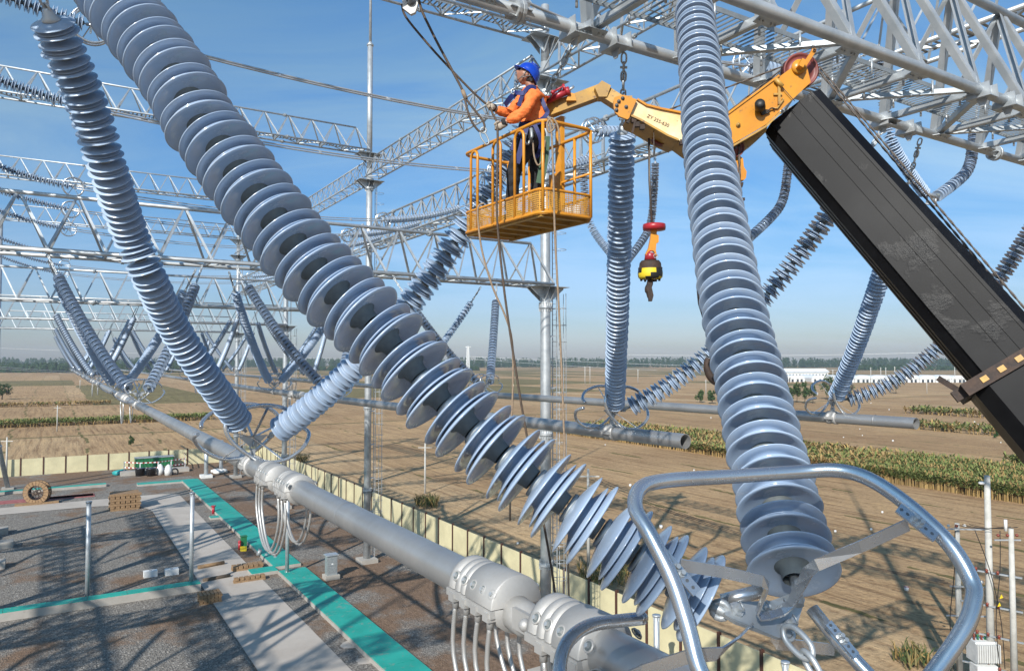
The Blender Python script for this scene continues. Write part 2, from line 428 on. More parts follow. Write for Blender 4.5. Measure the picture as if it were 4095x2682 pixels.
# ------------------------------------------------------------------ tubes and V strings
TP = [2.6, 9.65, 16.9]
def zp(i, s): return (-1.6 if i == 0 else -1.6 + .15 * max(0, min(1, (34 - s) / 23))) + H
GS = [6.95, 34.0, 61.4, 88.6, 115.8]
ORD = ['nearest', 'middle', 'far']
GORD = ['overhead gantry', 'second gantry', 'third gantry', 'fourth gantry', 'hindmost gantry']
RT = .135
def pipe(i, s0, s1):
    t = thing('bus_tube', W(s0, TP[i], zp(i, s0)), ['nearest aluminium bus tube, running from lower right to far left',
              'middle bus tube whose open end points right under the hook', 'farther bus tube whose open end lies right of the big strings'][i], 'bus tube')
    m = mb('alu')
    n = 26; pts = [W(s0 + (s1 - s0) * k / n, TP[i], zp(i, s0 + (s1 - s0) * k / n)) for k in range(n + 1)]
    if i == 0:
        for a_, b_ in ((s0, 3.66), (4.16, 9.56), (10.08, s1)):
            k_ = max(2, int((b_ - a_) / 6)); m.tube([W(a_ + (b_ - a_) * q_ / k_, TP[0], zp(0, 10)) for q_ in range(k_ + 1)], RT, 40, caps=False)
    else: m.tube(pts, RT, 40, caps=False)
    m.tube([pts[0], pts[0].lerp(pts[1], .5)], RT - .012, 40, caps=False)
    # end rim
    d = (pts[1] - pts[0]).normalized()
    m.lathe([(RT, 0), (RT - .012, 0)], pts[0], d, 40)
    part('tube_body', m, t)
    if i:
        m = mb('steel_dark').lathe([(0, 0), (RT - .013, 0)], pts[0] + d * 3.0, -d, 24); part('inner_stop', m, t)
    for s in ([7.4, 13.9, 21, 26] if i == 0 else [10.5 + 6.3 * k for k in range(4)]):
        m = mb('alu'); p = W(s, TP[i], zp(i, s)); m.lathe([(RT + .001, -.02), (RT + .006, -.008), (RT + .006, .008), (RT + .001, .02)], p, D, 32)
        part('weld_seam', m, t)
    return t
def local(p, s, t, z, sd=1, sn=1): return W(s, t, z) + D * (p[0] * sd) + N * (p[1] * sn) + Z * p[2]
RINGPX = [(1650, 1600, 2.60), (1622, 1545, 2.63), (1597, 1450, 2.70), (1560, 1340, 2.78), (1510, 1240, 2.86), (1477, 1180, 2.94), (1488, 1135, 3.02), (1545, 1116, 3.1), (1700, 1106, 3.2), (1850, 1096, 3.24),
          (1945, 1092, 3.20), (2020, 1112, 3.12), (2110, 1172, 3.0), (2205, 1262, 2.86), (2258, 1350, 2.78), (2262, 1400, 2.73), (2235, 1470, 2.68), (2150, 1590, 2.62), (2110, 1640, 2.60)]
RING = [fl(x, y, d) for x, y, d in RINGPX]
# the same ring for the other V sets: C shaped hoop either side of the yoke, in local axes (along, across, up)
HOOP = [(.10, -.95, .12), (-.12, -.98, .02), (-.30, -.80, -.22), (-.34, -.45, -.42), (-.32, -.05, -.40), (-.34, .35, -.12), (-.36, .55, .18), (-.34, .50, .42), (-.3, .2, .58), (-.26, -.2, .62), (-.2, -.62, .50), (-.05, -.85, .34), (.1, -.9, .24)]
def rings_for(t, s, tp, z, detail=True):
    for sn in (1, -1):
        pts = smoothpath([local((p[0] * sn, p[1] * sn * -.84, p[2] * .8 + .05), s, tp, z) for p in HOOP], 5)
        m = mb('alu_bright').tube(pts, .030, 8)
        r = part('corona_ring', m, t)
    m = mb('alu_bright')
    for p in (HOOP[3], HOOP[6], HOOP[9]):
        for sn in (1, -1): m.bar(local((0, 0, .05), s, tp, z), local((p[0] * sn, -p[1] * sn * .84, p[2] * .8 + .05), s, tp, z), .05, .01)
    part('ring_strap', m, t)
def hanger(i, s, gi, first=False):
    """clamp on the tube + yoke under a V pair"""
    z = zp(i, s)
    where = 'ahead of' if s < GS[gi] else 'beyond'
    t = thing('suspension_clamp', W(s, TP[i], z + .35), f'ringed clamp under the V strings {where} the {GORD[gi]}, {ORD[i]} bus tube', 'clamp')
    m = mb('alu_cast'); p = W(s, TP[i], z)
    m.lathe([(RT + .002, -.13), (RT + .03, -.125), (RT + .03, -.06), (RT + .018, -.05), (RT + .018, .05), (RT + .03, .06), (RT + .03, .125), (RT + .002, .13)], p, D, 28)
    for sn in (1, -1):
        m.box(p + N * sn * (RT + .03), (.24, .06, .06), (D, N, Z))
        for k in (-.08, 0, .08): m.lathe([(.0, .05), (.014, .05), (.014, -.05), (0, -.05)], p + N * sn * (RT + .035) + D * k, Z, 8)
    part('clamp_body', m, t)
    m = mb('galv')
    m.bar(p + Z * (RT + .01), p + Z * (RT + .12), .05, .10, D)
    m.torus(p + Z * (RT + .14), D, .045, .014, 14, 6); m.torus(p + Z * (RT + .20), N, .045, .014, 14, 6)
    part('shackle', m, t)
    if not first:
        y0 = p + Z * .36
        m = mb('galv').plate([y0 - N * .22 + Z * .1, y0 + N * .22 + Z * .1, y0 + N * .05 - Z * .06, y0 - N * .05 - Z * .06], D * .02)
        part('yoke_plate', m, t)
        rings_for(t, s, TP[i], z + .38)
    return t
SIDE = [('left', -1), ('right', 1)]
HS = {0: (3.45, 3.3), 1: (2.75, 3.0)}
def vpair(i, gi, where, q):
    g = GS[gi]; zc = H + (4.30 if gi == 0 else 4.0)
    off = -4.55 if where < 0 else 4.6
    s = g + off; z = zp(i, s) + .42
    if gi == 0 and where > 0: s = 11.64
    hanger(i, s, gi)
    sc = g + where * .86
    for sd, sg in SIDE:
        hs = ((3.05 if sg < 0 else 3.2) if gi == 0 else 2.9) if i else ((3.36 if sg < 0 else 3.15) if gi == 0 else 2.75)
        top = W(sc, TP[i] + sg * hs + (.12 if gi == 0 else -.1), zc); bot = W(s, TP[i] + sg * .22, z)
        lab = f"{sd} leg of the V string {'before' if where < 0 else 'behind'} the {GORD[gi]}, {ORD[i]} bus tube"
        sg_ = .36; pp_ = None
        if gi == 0:
            sg_ = {(0, 1): .72, (1, -1): .3, (1, 1): .82, (2, -1): .35, (2, 1): 1.15}.get((i, sg), .3)
            if i and sg < 0: bot = bot + N * .28; top = top + N * (.0 if i == 1 else .25)
            if i == 0 and sg < 0: pp_ = pathw([(14, -80, 6.25), (49, 14, 6.85), (87, 105, 7.5), (108, 169, 7.95), (128, 228, 8.5), (146, 270, 8.8), (171, 322, 9.45), (202, 370, 10.0), (234, 414, 10.8), (246, 431, 11.1)]); top = pp_[0]
        string('insulator_string', top, bot, sg_, lab, 'insulator strings hanging in V pairs', q=q, chain=(.80 if pp_ else 1.05) if gi == 0 else .95, pts=pp_)
pipe(0, -1.0, 150); pipe(1, 9.6, 150); pipe(2, 9.5, 150)
# camera side V on the nearest tube (s = 2.2)
apex = at(747, 616, 3.27)
t0 = W(GS[0] - .86, 2.6 - 3.5 + .12, H + 4.35); t1 = at(703, -24, 8.35)
def pathw(px): return smoothpath([at(*p) for p in px], 12)
pl = pathw([(-70, -285, 4.76), (60, -78, 4.35), (168, 67, 4.07), (206, 127.6, 3.97), (303, 255, 3.75), (380.7, 334, 3.62), (460, 417, 3.49), (545, 489, 3.38), (625, 548, 3.30), (710, 603, 3.22), (738, 619, 3.19)])
string('insulator_string', pl[0], pl[-1], 0, 'huge string of grey-blue discs crossing the whole picture from upper left to lower right', 'insulator strings hanging in V pairs', q=48, tail=.13, pts=pl, chain=.5)
pr_ = pathw([(690, -26, 8.35), (696, 27, 7.6), (707.5, 143, 6.15), (718, 220, 5.4), (731, 295, 4.8), (752, 390, 4.25), (772, 478, 3.8), (790, 555, 3.45), (799, 605, 3.28)])
string('insulator_string', pr_[0], pr_[-1], 0, 'thick steep string of grey-blue discs right of centre in front of the crane head', 'insulator strings hanging in V pairs', q=48, chain=.75, tail=.12, PITCH=.176, pts=pr_)
for i in range(3): vpair(i, 0, 1, 48 if i == 0 else 24)
for gi in (1, 2, 3, 4):
    for wh in (-1, 1):
        for i in range(3): vpair(i, gi, wh, {1: 14}.get(gi, 0))

# near yoke, rings, straps
yk = thing('suspension_clamp', apex, 'big yoke plate with straps and corona rings where the two near strings meet', 'clamp')
cam_up = Vector((0, -.45, .89))
cpts = [at(723, 606, 3.22), at(733, 602, 3.25), at(770, 601, 3.3), at(800, 590, 3.36), at(804, 600, 3.36), at(797, 622, 3.28), at(790, 637, 3.18), at(778, 638, 3.16), at(735, 622, 3.14), at(724, 615, 3.17)]
nrm = (cpts[3] - cpts[0]).cross(cpts[6] - cpts[0]).normalized()
part('yoke_plate', mb('galv').plate(cpts, nrm * .02), yk)
m = mb('galv')
for u, v, d in ((737, 611, 3.2), (790, 624, 3.22), (781, 608, 3.26), (764, 610, 3.24)):
    p = at(u, v, d); r = .021 if u in (737, 790) else .014
    m.lathe([(0, .045), (r * .8, .045), (r * .8, .02), (r * 1.35, .02), (r * 1.35, -.03), (0, -.03)], p, nrm if nrm.z > 0 else -nrm, 6, smooth=False)
    m.torus(p + (nrm if nrm.z > 0 else -nrm) * .05, Vector((1, 0, .4)), .02, .004, 10, 5)
for u, v, d in ((734, 613, 3.2), (786, 632, 3.2)): m.torus(at(u, v, d), nrm, .034, .010, 16, 8)
part('bolt', m, yk)
rg = part('corona_ring', mb('alu_bright').tube(smoothpath(RING, 6), .031, 20), yk)
def strap(pts, w, label=None, twist=None, up=None):
    m = mb('alu_bright'); P = pts
    out = []
    for i in range(len(P) - 1): m.bar(P[i], P[i + 1], w, .009, up[i] if isinstance(up, list) else (up or cam_up))
    return part('ring_strap', m, yk, label)
def ribbon(pts, wdirs, w, th=.009):
    m = mb('alu_bright'); n = len(pts); k0 = len(m.v)
    for i, p in enumerate(pts):
        d = (pts[min(i + 1, n - 1)] - pts[max(i - 1, 0)]).normalized(); wd = wdirs[i].normalized(); nn_ = d.cross(wd).normalized()
        m.add([p + wd * (w / 2) + nn_ * (th / 2), p - wd * (w / 2) + nn_ * (th / 2), p - wd * (w / 2) - nn_ * (th / 2), p + wd * (w / 2) - nn_ * (th / 2)])
    for i in range(n - 1):
        a = k0 + 4 * i; b_ = a + 4
        for j in range(4): m.face([a + j, a + (j + 1) % 4, b_ + (j + 1) % 4, b_ + j])
    m.face([k0 + 3, k0 + 2, k0 + 1, k0]); m.face([k0 + 4 * (n - 1) + j for j in range(4)])
    part('ring_strap', m, yk)
vup = Vector((.1, -.5, .86)); vside = Vector((.55, .75, -.1))
# upper strap: ring left - down to yoke - up - ring right
P_ = [at(680, 564, 2.93), at(722, 571, 2.98), at(762, 580, 3.02), at(768, 585, 3.04), at(766, 590, 3.05), at(757, 612, 3.12), at(760, 616, 3.14), at(770, 615, 3.15), at(783, 611, 3.16), at(791, 603, 3.14), at(799, 588, 3.1), at(808, 571, 3.05), at(817, 564, 3.0), at(860, 546, 2.95), at(908, 524, 2.92)]
wd = [vup] * 3 + [Vector((.5, -.3, .5)), Vector((1, .2, .1)), Vector((1, .2, .1)), Vector((.5, -.4, .6)), Vector((.1, -.5, .8)), Vector((0, -.4, .8)), Vector((-.6, -.3, .5)), Vector((-.9, 0, .25)), Vector((-.8, -.1, .4)), Vector((-.35, -.3, .8))] + [Vector((.25, -.35, .85))] * 2
wd = [Vector((.1, -.1, 1))] * 3 + [Vector((.25, .6, .3)), Vector((.2, 1, .1)), Vector((.2, 1, .1)), Vector((.1, 1, .4))] + [Vector((.1, .9, .3))] * 2 + [Vector((-.4, 1, .2)), Vector((-.45, 1, .2)), Vector((-.4, .7, .5)), Vector((-.35, .2, .9))] + [Vector((-.35, -.1, .95))] * 2
def reorder(wds):
    return wds
ribbon(P_, wd, .048)
ribbon([at(748, 627, 3.12), at(735, 640, 3.02), at(719, 653, 2.95), at(690, 655, 2.93), at(640, 671, 2.9), at(600, 690, 2.85)], [Vector((.7, 0, .6)), Vector((.7, 0, .6)), Vector((.5, 0, .8)), Vector((.2, 0, 1)), Vector((.3, 0, 1)), Vector((.3, 0, 1))], .06)
ribbon([at(772, 634, 3.25), at(778, 643, 3.24), at(800, 645, 3.26), at(834, 649, 3.3)], [Vector((.3, 0, 1)), Vector((.2, 0, 1)), Vector((.1, 0, 1)), Vector((.1, 0, 1))], .05)
part('ring_tube', mb('alu_bright').tube([at(812, 608, 3.4), at(835, 637, 3.3), at(868, 673, 3.2), at(900, 712, 3.1)], .031, 16), yk)
part('ring_tube', mb('alu_bright').tube([at(722, 600, 3.42), at(738, 596, 3.4), at(762, 590, 3.4)], .031, 16), yk)
ring2 = smoothpath([at(561, 710, 3.0), at(559, 675, 3.1), at(563, 650, 3.2), at(574, 634, 3.28), at(592, 624, 3.36), at(615, 620.5, 3.42), at(642, 617.5, 3.48)], 6)
part('corona_ring', mb('alu_bright').tube(ring2, .030, 18), yk)
m = mb('alu_bright').ball(at(642, 617.5, 3.48), .0305, 14); part('ring_end', m, yk)
# drilled lugs welded to the ring
for (a, b_, w) in ((((661, 550, 2.9)), (697, 592, 2.84), .045), ((898, 507, 2.9), (936, 537, 2.84), .05), ((828, 622, 3.26), (856, 655, 3.2), .04)):
    A = at(*a); B = at(*b_); m = mb('alu_bright').bar(A, B, w, .009, Vector((0, -.7, .7)))
    lg = part('lug_plate', m, yk)
    m = mb('steel_dark'); dd = (B - A).normalized(); side = dd.cross(Vector((0, -.7, .7))).normalized(); up_ = side.cross(dd).normalized()
    if up_.y > 0: up_ = -up_
    for k in (.08, .24, .72, .88): m.lathe([(0, .0055), (.007, .0055)], A.lerp(B, k), up_, 10)
    part('hole', m, lg)
    m = mb('galv')
    for k in (.42, .56): m.lathe([(0, .03), (.010, .03), (.010, .012), (.016, .012), (.016, 0)], A.lerp(B, k), up_, 8, smooth=False)
    part('bolt', m, lg)
for k_, x in enumerate(('B', 'B')):
    pass
# chain from yoke down to the tube
m = mb('galv')
for (a, b_, ax) in (((784, 627, 3.14), (812, 656, 3.02), 0), ((803, 650, 3.05), (822, 682, 2.98), 1), ((818, 672, 3.0), (835, 705, 2.95), 0)):
    A, B = at(*a), at(*b_); d = (B - A).normalized(); x = d.cross(Vector((0, 1, .3))).normalized()
    if ax: x = (d.cross(x) + x * .5).normalized()
    L = (B - A).length; c = (A + B) / 2; h = L / 2 - .035
    m.tube(smoothpath([c - d * h + x * .034, c + d * h + x * .034, c + d * (h + .035), c + d * h - x * .034, c - d * h - x * .034, c - d * (h + .035)], 5, True), .0125, 12, closed=True)
part('chain', m, yk)

# ------------------------------------------------------------------ expansion joints with stranded loops
def joint(i, sA, sB, label, detail=True, loops=6, drop=.85):
    z0 = zp(i, sA); t = thing('expansion_joint', W(sA, TP[i], z0), label, 'tube joint', 'expansion joints on the bus tubes')
    for sc, ln in ((sA, .62), (sB, .52)):
        p = W(sc, TP[i], zp(i, sc)); m = mb('alu_cast')
        # upper half shell with ribs
        seg = 24 if detail else 12; r1 = RT + .004; prof = []
        h = -ln / 2
        prof.append((r1, h)); prof.append((RT + .055, h + .005))
        if detail:
            k = h + .03
            for j in range(3):
                prof += [(RT + .055, k), (RT + .055, k + .055), (RT + .04, k + .062), (RT + .04, k + .070)]; k += .078
            prof += [(RT + .06, k), (RT + .062, ln / 2 - .01), (RT + .055, ln / 2)]
        else: prof += [(RT + .055, ln / 2)]
        prof.append((0, ln / 2 + .001))
        m.lathe(prof, p, -D, seg, ang=math.pi, ref=N * 1.0)
        part('upper_shell', m, t)
        m = mb('alu_cast')
        m.lathe([(r1, -ln / 2), (RT + .035, -ln / 2), (RT + .035, ln / 2), (.0, ln / 2)], p - Z * .006, -D, seg, ang=-math.pi, ref=N)
        for sn in (1, -1): m.box(p + N * sn * (RT + .03) - Z * .03, (ln, .075, .05), (D, N, Z))
        part('lower_shell', m, t)
        if detail:
            for sn in (-1, 1):
                for j in range(5):
                    m = mb('alu_cast'); a = math.radians(28); q = p + D * (ln * .36 - j * .125)
                    n_ = (N * sn * math.cos(a) + Z * math.sin(a)); b0 = q + n_ * (RT + .054)
                    m.mat('cement').lathe([(0, .006), (.026, .006)], b0, n_, 14)
                    m.mat('alu_cast').lathe([(.026, .004), (.034, .009), (.038, .0)], b0, n_, 14)
                    m.mat('galv').lathe([(0, .022), (.014, .022), (.014, 0)], b0, n_, 6, smooth=False)
                    part('bolt_pocket', m, t)
    a, b_ = W(sA - .3, TP[i], zp(i, sA)), W(sB + .25, TP[i], zp(i, sB))
    m = mb('alu_cast')
    m.tube([a - Z * .05, a.lerp(b_, .35) - Z * .06, a.lerp(b_, .6) - Z * .05, b_ - Z * .05], [.115, .11, .07, .08], 18)
    for sn in (-1, 1): m.box(a.lerp(b_, .72) + N * sn * .10 - Z * .02, (.34, .03, .13), (D, N, Z))
    m.lathe([(0, .16), (.035, .16), (.035, -.16), (0, -.16)], a.lerp(b_, .8), N, 14); m.ball(a.lerp(b_, .8) - N * .15, .04, 12)
    part('hinge', m, t)
    k = 0
    for sn in (-1, 1):
        for j in range(loops // 2 + (1 if sn < 0 else 0)):
            oA = W(sA + .22 - j * .16, TP[i] + sn * (RT + .04), zp(i, sA) - .05); oB = W(sB + .10 - j * .16, TP[i] + sn * (RT + .04), zp(i, sB) - .05)
            m = mb('alu_cast'); 
            for o in (oA, oB): m.box(o, (.07, .08, .06), (D, N, Z)); m.lathe([(0, .03), (.022, .03), (.024, -.08), (0, -.08)], o, Z, 10)
            dr = drop * U(.9, 1.1)
            c = [oA - Z * .05, oA - Z * (dr * .45) + D * .03, oA.lerp(oB, .2) - Z * (dr * .86), oA.lerp(oB, .5) - Z * dr, oA.lerp(oB, .8) - Z * (dr * .86), oB - Z * (dr * .45) - D * .03, oB - Z * .05]
            m.mat('strand_lay').tube(smoothpath(c, 4 if detail else 2), .0165, 8 if detail else 5)
            part('conductor_loop', m, t)
    return t
joint(0, 4.42, 3.45, 'nearest expansion joint with stranded loops below the big insulator discs')
joint(0, 10.35, 9.35, 'second expansion joint on the near bus tube with loops hanging above the teal cover', loops=5, drop=.8)
for gi in (1, 2):
    for i in range(3): joint(i, GS[gi] + 1.0, GS[gi] - .2, f'small looped expansion joint beneath the {GORD[gi]}, {ORD[i]} bus tube', False, 5, .9)

# ------------------------------------------------------------------ lattice beams
def flange(m, p, ax, r):
    m.lathe([(r, -.06), (r * 1.9, -.055), (r * 1.9, -.012), (r * 1.75, -.006), (r * 1.75, .006), (r * 1.9, .012), (r * 1.9, .055), (r, .06)], p, ax, 18, smooth=False)
    for k in range(6):
        a = k * math.pi / 3; x = Vector(ax).cross(Z).normalized(); y = Vector(ax).cross(x).normalized()
        n_ = x * math.cos(a) + y * math.sin(a)
        m.bar(p - Vector(ax) * .16 + n_ * (r * 1.1), p + Vector(ax) * .16 + n_ * (r * 1.1), .012, r * .7, n_)
def truss(name, A, dirv, length, crossv, width, height, panel, rc, label, cat='gantry beam', group=None, lvl=2, taper=True, phase=0, inverted=False, catwalk=True, box=False):
    """triangular lattice beam. A: bottom middle start. lvl 2 separate braces, 1 combined, 0 coarse"""
    t = thing(name, A, label, cat, group)
    n = int(length / panel); panel = length / n
    lo = [A + crossv * (-width / 2), A + crossv * (width / 2)]
    topoff = Z * height
    def L0(k): return lo[0] + dirv * (panel * k)
    def L1(k): return lo[1] + dirv * (panel * k)
    def T(k): return A + topoff + dirv * (panel * k)
    e = .5 if taper else 0
    seg = {2: 20, 1: 8, 0: 6}[lvl]
    for a, b_ in ((L0(0), L0(n)), (L1(0), L1(n)), (T(e), T(n - e))):
        m = mb('galv').tube([a, b_], rc, seg)
        part('chord', m, t)
    fl_ = mb('galv')
    for k in range(4, n, 7):
        for fn in (L0, L1, T): flange(fl_, fn(k + .35), dirv, rc)
    if lvl: part('flange', fl_, t)
    aw = .11 if lvl == 2 else (.085 if lvl == 1 else .09); th = .011
    allb = mb('galv'); cnt = 0
    def brace(a, b_, up=Z, w=aw):
        nonlocal cnt, allb
        d = (b_ - a).normalized(); a = a + d * rc * .6; b_ = b_ - d * rc * .6
        if lvl == 2 and cnt < 96:
            m = mb('galv').angle(a, b_, w, th, up); part('brace', m, t); cnt += 1
        elif lvl >= 1: allb.angle(a, b_, w, th, up)
        else: allb.bar(a, b_, w * (1.9 if rc > .1 else 1), .03 if rc < .1 else .12, up)  # unseen beams with thick chords get bars thickened to widen their shadows
    for k in range(n):
        # side faces: V diagonals from bottom nodes to top nodes
        for fn in (L0, L1):
            sidev = crossv
            brace(fn(k), T(k + .5), sidev); brace(T(k + .5), fn(k + 1), sidev)
        if k % 1 == 0:
            brace(L0(k), L1(k), Z, aw * .9); brace(L0(k) if k % 2 else L1(k), L1(k + 1) if k % 2 else L0(k + 1), Z, aw * .9)
    brace(L0(n), L1(n))
    if allb.v: part('bracing', allb, t)
    if lvl == 2:
        g = mb('galv')
        for k in range(n + 1):
            for fn, sg in ((L0, 1), (L1, -1)):
                p = fn(k) - Z * (rc * .55) + crossv * sg * .14
                g.plate([p - dirv * .26 - crossv * sg * .16, p + dirv * .26 - crossv * sg * .16, p + dirv * .16 + crossv * sg * .1, p - dirv * .16 + crossv * sg * .1], Z * .012)
                for bx in (-.15, -.08, .08, .15): g.lathe([(0, -.03), (.014, -.03), (.014, .03), (0, .03)], p + dirv * bx - Z * .0, Z, 6, smooth=False)
        part('gusset', g, t)
    if catwalk:
        g = mb('grating')
        y0 = A + Z * .14
        w = width * .40
        for sg in (-1, 1): g.bar(y0 + crossv * sg * w / 2, y0 + crossv * sg * w / 2 + dirv * length, .012, .07)
        if lvl == 2:
            k = 0
            while k < length:
                g.bar(y0 + dirv * k - crossv * w / 2, y0 + dirv * k + crossv * w / 2, .016, .02); k += .105
        else:
            k = 0
            while k < length:
                g.bar(y0 + dirv * k - crossv * w / 2, y0 + dirv * k + crossv * w / 2, .10, .02); k += .28 if lvl else .8
        part('catwalk', g, t)
        if lvl == 2:
            g = mb('galv')
            for k in range(n * 2):
                for sg in (-1, 1): g.tube([y0 + dirv * (k * panel / 2 + .3) + crossv * sg * w * .5 - Z * .16, y0 + dirv * (k * panel / 2 + .3) + crossv * sg * w * .5 + Z * .1], .018, 8)
            part('walkway_bolt', g, t)
    return t
TPOLE = 23.4; TL = -6.2
zL = H + 4.45
# first gantry close overhead
g1 = truss('gantry_beam', W(GS[0], -2.6, zL), N, 26.0, D, 1.7, 2.35, 1.69, .085, 'galvanised lattice gantry beam close overhead, strings chained to its lower chords', lvl=2, phase=1)
m = mb('galv')
for i in range(3):
    for sg, hs in ((-1, 3.2), (1, 3.2)):
        for where in (-1, 1):
            hh = (3.5 if sg < 0 else 3.15) if i == 0 else hs
            if i and where < 0 and sg > 0 and i == 2: pass
            p = W(GS[0] + where * .86, TP[i] + sg * hh + .12, zL)
            for k in (-.13, .13): m.plate([p + N * k + D * .17 + Z * .1, p + N * k - D * .17 + Z * .1, p + N * k - D * .19 - Z * .12, p + N * k + D * .19 - Z * .12], N * .012)
            m.box(p - Z * .125, (.38, .28, .012), (D, N, Z))
            m.plate([p - Z * .13 + D * .09, p - Z * .13 - D * .09, p - Z * .25 - D * .03, p - Z * .25 + D * .03], N * .02)
part('hanger_bracket', m, g1)
lv = [2, 1, 1, 0, 0]
for gi in range(1, 5):
    s = GS[gi]
    truss('gantry_beam', W(s, TL, H + 4.2), N, TPOLE - TL, D, 1.7, 2.3, 1.85, .085, f'low galvanised lattice beam of the {GORD[gi]} carrying V strings', lvl=1 if gi < 3 else 0, group='low beams of the gantries')
for gi in range(1, 5):
    s = GS[gi]
    truss('gantry_beam', W(s, TL, H + 18.4), N, TPOLE - TL - .3, D, 1.6, 2.0, 1.9, .075, f'high lattice beam crossing the sky over the {GORD[gi]}', lvl=1 if gi < 4 else 0, group='high beams of the gantries')
# low and high beams of the neighbouring bay (out of sight to the left, they shade the yard)
for gi in (0, 1, 2):
    truss('gantry_beam', W(GS[gi], -34, H + 4.2), N, 27.5, D, 1.7, 2.3, 1.95, .12, f'lattice beam of the neighbouring bay left of the {GORD[gi]}', lvl=0, group='beams of the neighbouring bay')
truss('gantry_beam', W(GS[0], TL, H + 18.4), N, TPOLE - TL - .3, D, 1.6, 2.0, 1.9, .11, 'high lattice beam above the overhead gantry, out of view', lvl=0, group='high beams of the gantries')
for zz in (4.2, 18.4):
    truss('gantry_beam', W(-19, -34, H + zz), N, 57, D, 1.6, 2.3, 1.9, .11, f'{"low" if zz < 9 else "high"} lattice beam of the gantry behind the camera', lvl=0, group='beams of the gantry behind the camera')
for tt_ in (TPOLE,):
    for zz in (9.8, 16.0):
        truss('gantry_beam', W(-18.5, tt_, H + zz), D, 25, N, 1.6, 2.4, 1.8, .11, f'{"middle" if zz < 12 else "high"} beam along the {"left" if tt_ < 0 else "right"} pole row beside the camera', lvl=0, group='beams beside the camera')
for gi in (0, 1, 2):
    truss('gantry_beam', W(GS[gi], -34, H + 18.4), N, 27.5, D, 1.6, 2.0, 1.95, .11, f'high beam of the neighbouring bay left of the {GORD[gi]}', lvl=0, group='beams of the neighbouring bay')
for k in (1, 2):
    for zz in (9.8, 16.0):
        truss('gantry_beam', W(GS[k - 1] + .5, TL, H + zz), D, GS[k] - GS[k - 1] - 1, N, 1.6, 2.4, 1.8, .11, f'{"middle" if zz < 12 else "high"} beam along the left pole row before the {GORD[k]}', lvl=0, group='beams of the left pole row')
for k in (0, 1, 2):
    a_ = GS[k - 1] if k else -19
    for zz in (9.8, 16.0):
        truss('gantry_beam', W(a_ + .5, -34, H + zz), D, GS[k] - a_ - 1, N, 1.6, 2.4, 1.8, .11, f'{"middle" if zz < 12 else "high"} beam along the outer pole row before the {GORD[k]}', lvl=0, group='beams of the outer pole row')
    t2 = thing('gantry_pole', W(GS[k], -34, 0), f'pole of the outer row at the {GORD[k]}', 'pole', 'gantry poles')
    part('shaft', mb('galv').tube([W(GS[k], -34, 0), W(GS[k], -34, H + 19), W(GS[k], -34, H + 30)], [.3, .28, .1], 14), t2)
for k in (1, 2):
    for i in range(3):
        for wh in (-1, 1):
            for sg in (-1, 1):
                string('insulator_string', W(GS[k] + wh * .86, -10 - 7.1 * i + sg * 2.8, H + 4), W(GS[k] + wh * 4.6, -10 - 7.1 * i + sg * .22, H - 1.2), .36, f'{"left" if sg < 0 else "right"} V string of the neighbouring bay {"before" if wh < 0 else "behind"} the {GORD[k]}, row {"abc"[i]}', 'insulator strings of the neighbouring bay', q=0)
for i in range(3):
    solo('bus_tube', mb('alu').tube([W(-5, -10 - 7.1 * i, H - 1.6), W(75, -10 - 7.1 * i, H - 1.6)], RT, 12), ['inner', 'middle', 'outer'][i] + ' bus tube of the neighbouring bay', 'bus tube', 'bus tubes of the neighbouring bay')
# beams running from pole to pole
for k in range(5):
    s0, s1 = (-4, GS[0]) if k == 0 else (GS[k - 1], GS[k])
    if k == 0: continue
    nm = ['', 'first and second', 'second and third', 'third and fourth', 'fourth and fifth'][k]
    truss('gantry_beam', W(s0 + .5, TPOLE, H + 16.0), D, s1 - s0 - 1, N, 1.3, 1.8, 1.7, .07, f'high lattice beam along the pole row between {nm} gantry poles', lvl=1 if k < 3 else 0, catwalk=False, group='high beams along the pole row')
    truss('gantry_beam', W(s0 + .5, TPOLE, H + 9.8), D, s1 - s0 - 1, N, 1.6, 2.4, 1.8, .085, f'middle lattice beam with catwalk between {nm} gantry poles', lvl=1 if k < 3 else 0, group='middle beams along the pole row')
# ------------------------------------------------------------------ poles
def ladder(t, base, h, out):
    m = mb('galv'); a = base + out * .62; sd = out.cross(Z).normalized()
    for sg in (-1, 1): m.bar(a + sd * sg * .2 , a + sd * sg * .2 + Z * h, .045, .045, out)
    k = .3
    while k < h: m.bar(a - sd * .2 + Z * k, a + sd * .2 + Z * k, .022, .022); k += .3
    k = 2.4
    while k < h:
        m.torus(a + out * .36 + Z * k, Z, .38, .016, 14, 5); k += .95
    for an in (-60, -20, 20, 60):
        d_ = out * math.cos(math.radians(an)) + sd * math.sin(math.radians(an))
        m.bar(a + out * .36 + d_ * .38 + Z * 2.4, a + out * .36 + d_ * .38 + Z * h, .035, .01, d_)
    k = 1.5
    while k < h: 
        for sg in (-1, 1): m.bar(a + sd * sg * .18 + Z * k, base + out * .25 + sd * sg * .1 + Z * (k - .08), .05, .05)
        k += 2.9
    part('caged_ladder', m, t)
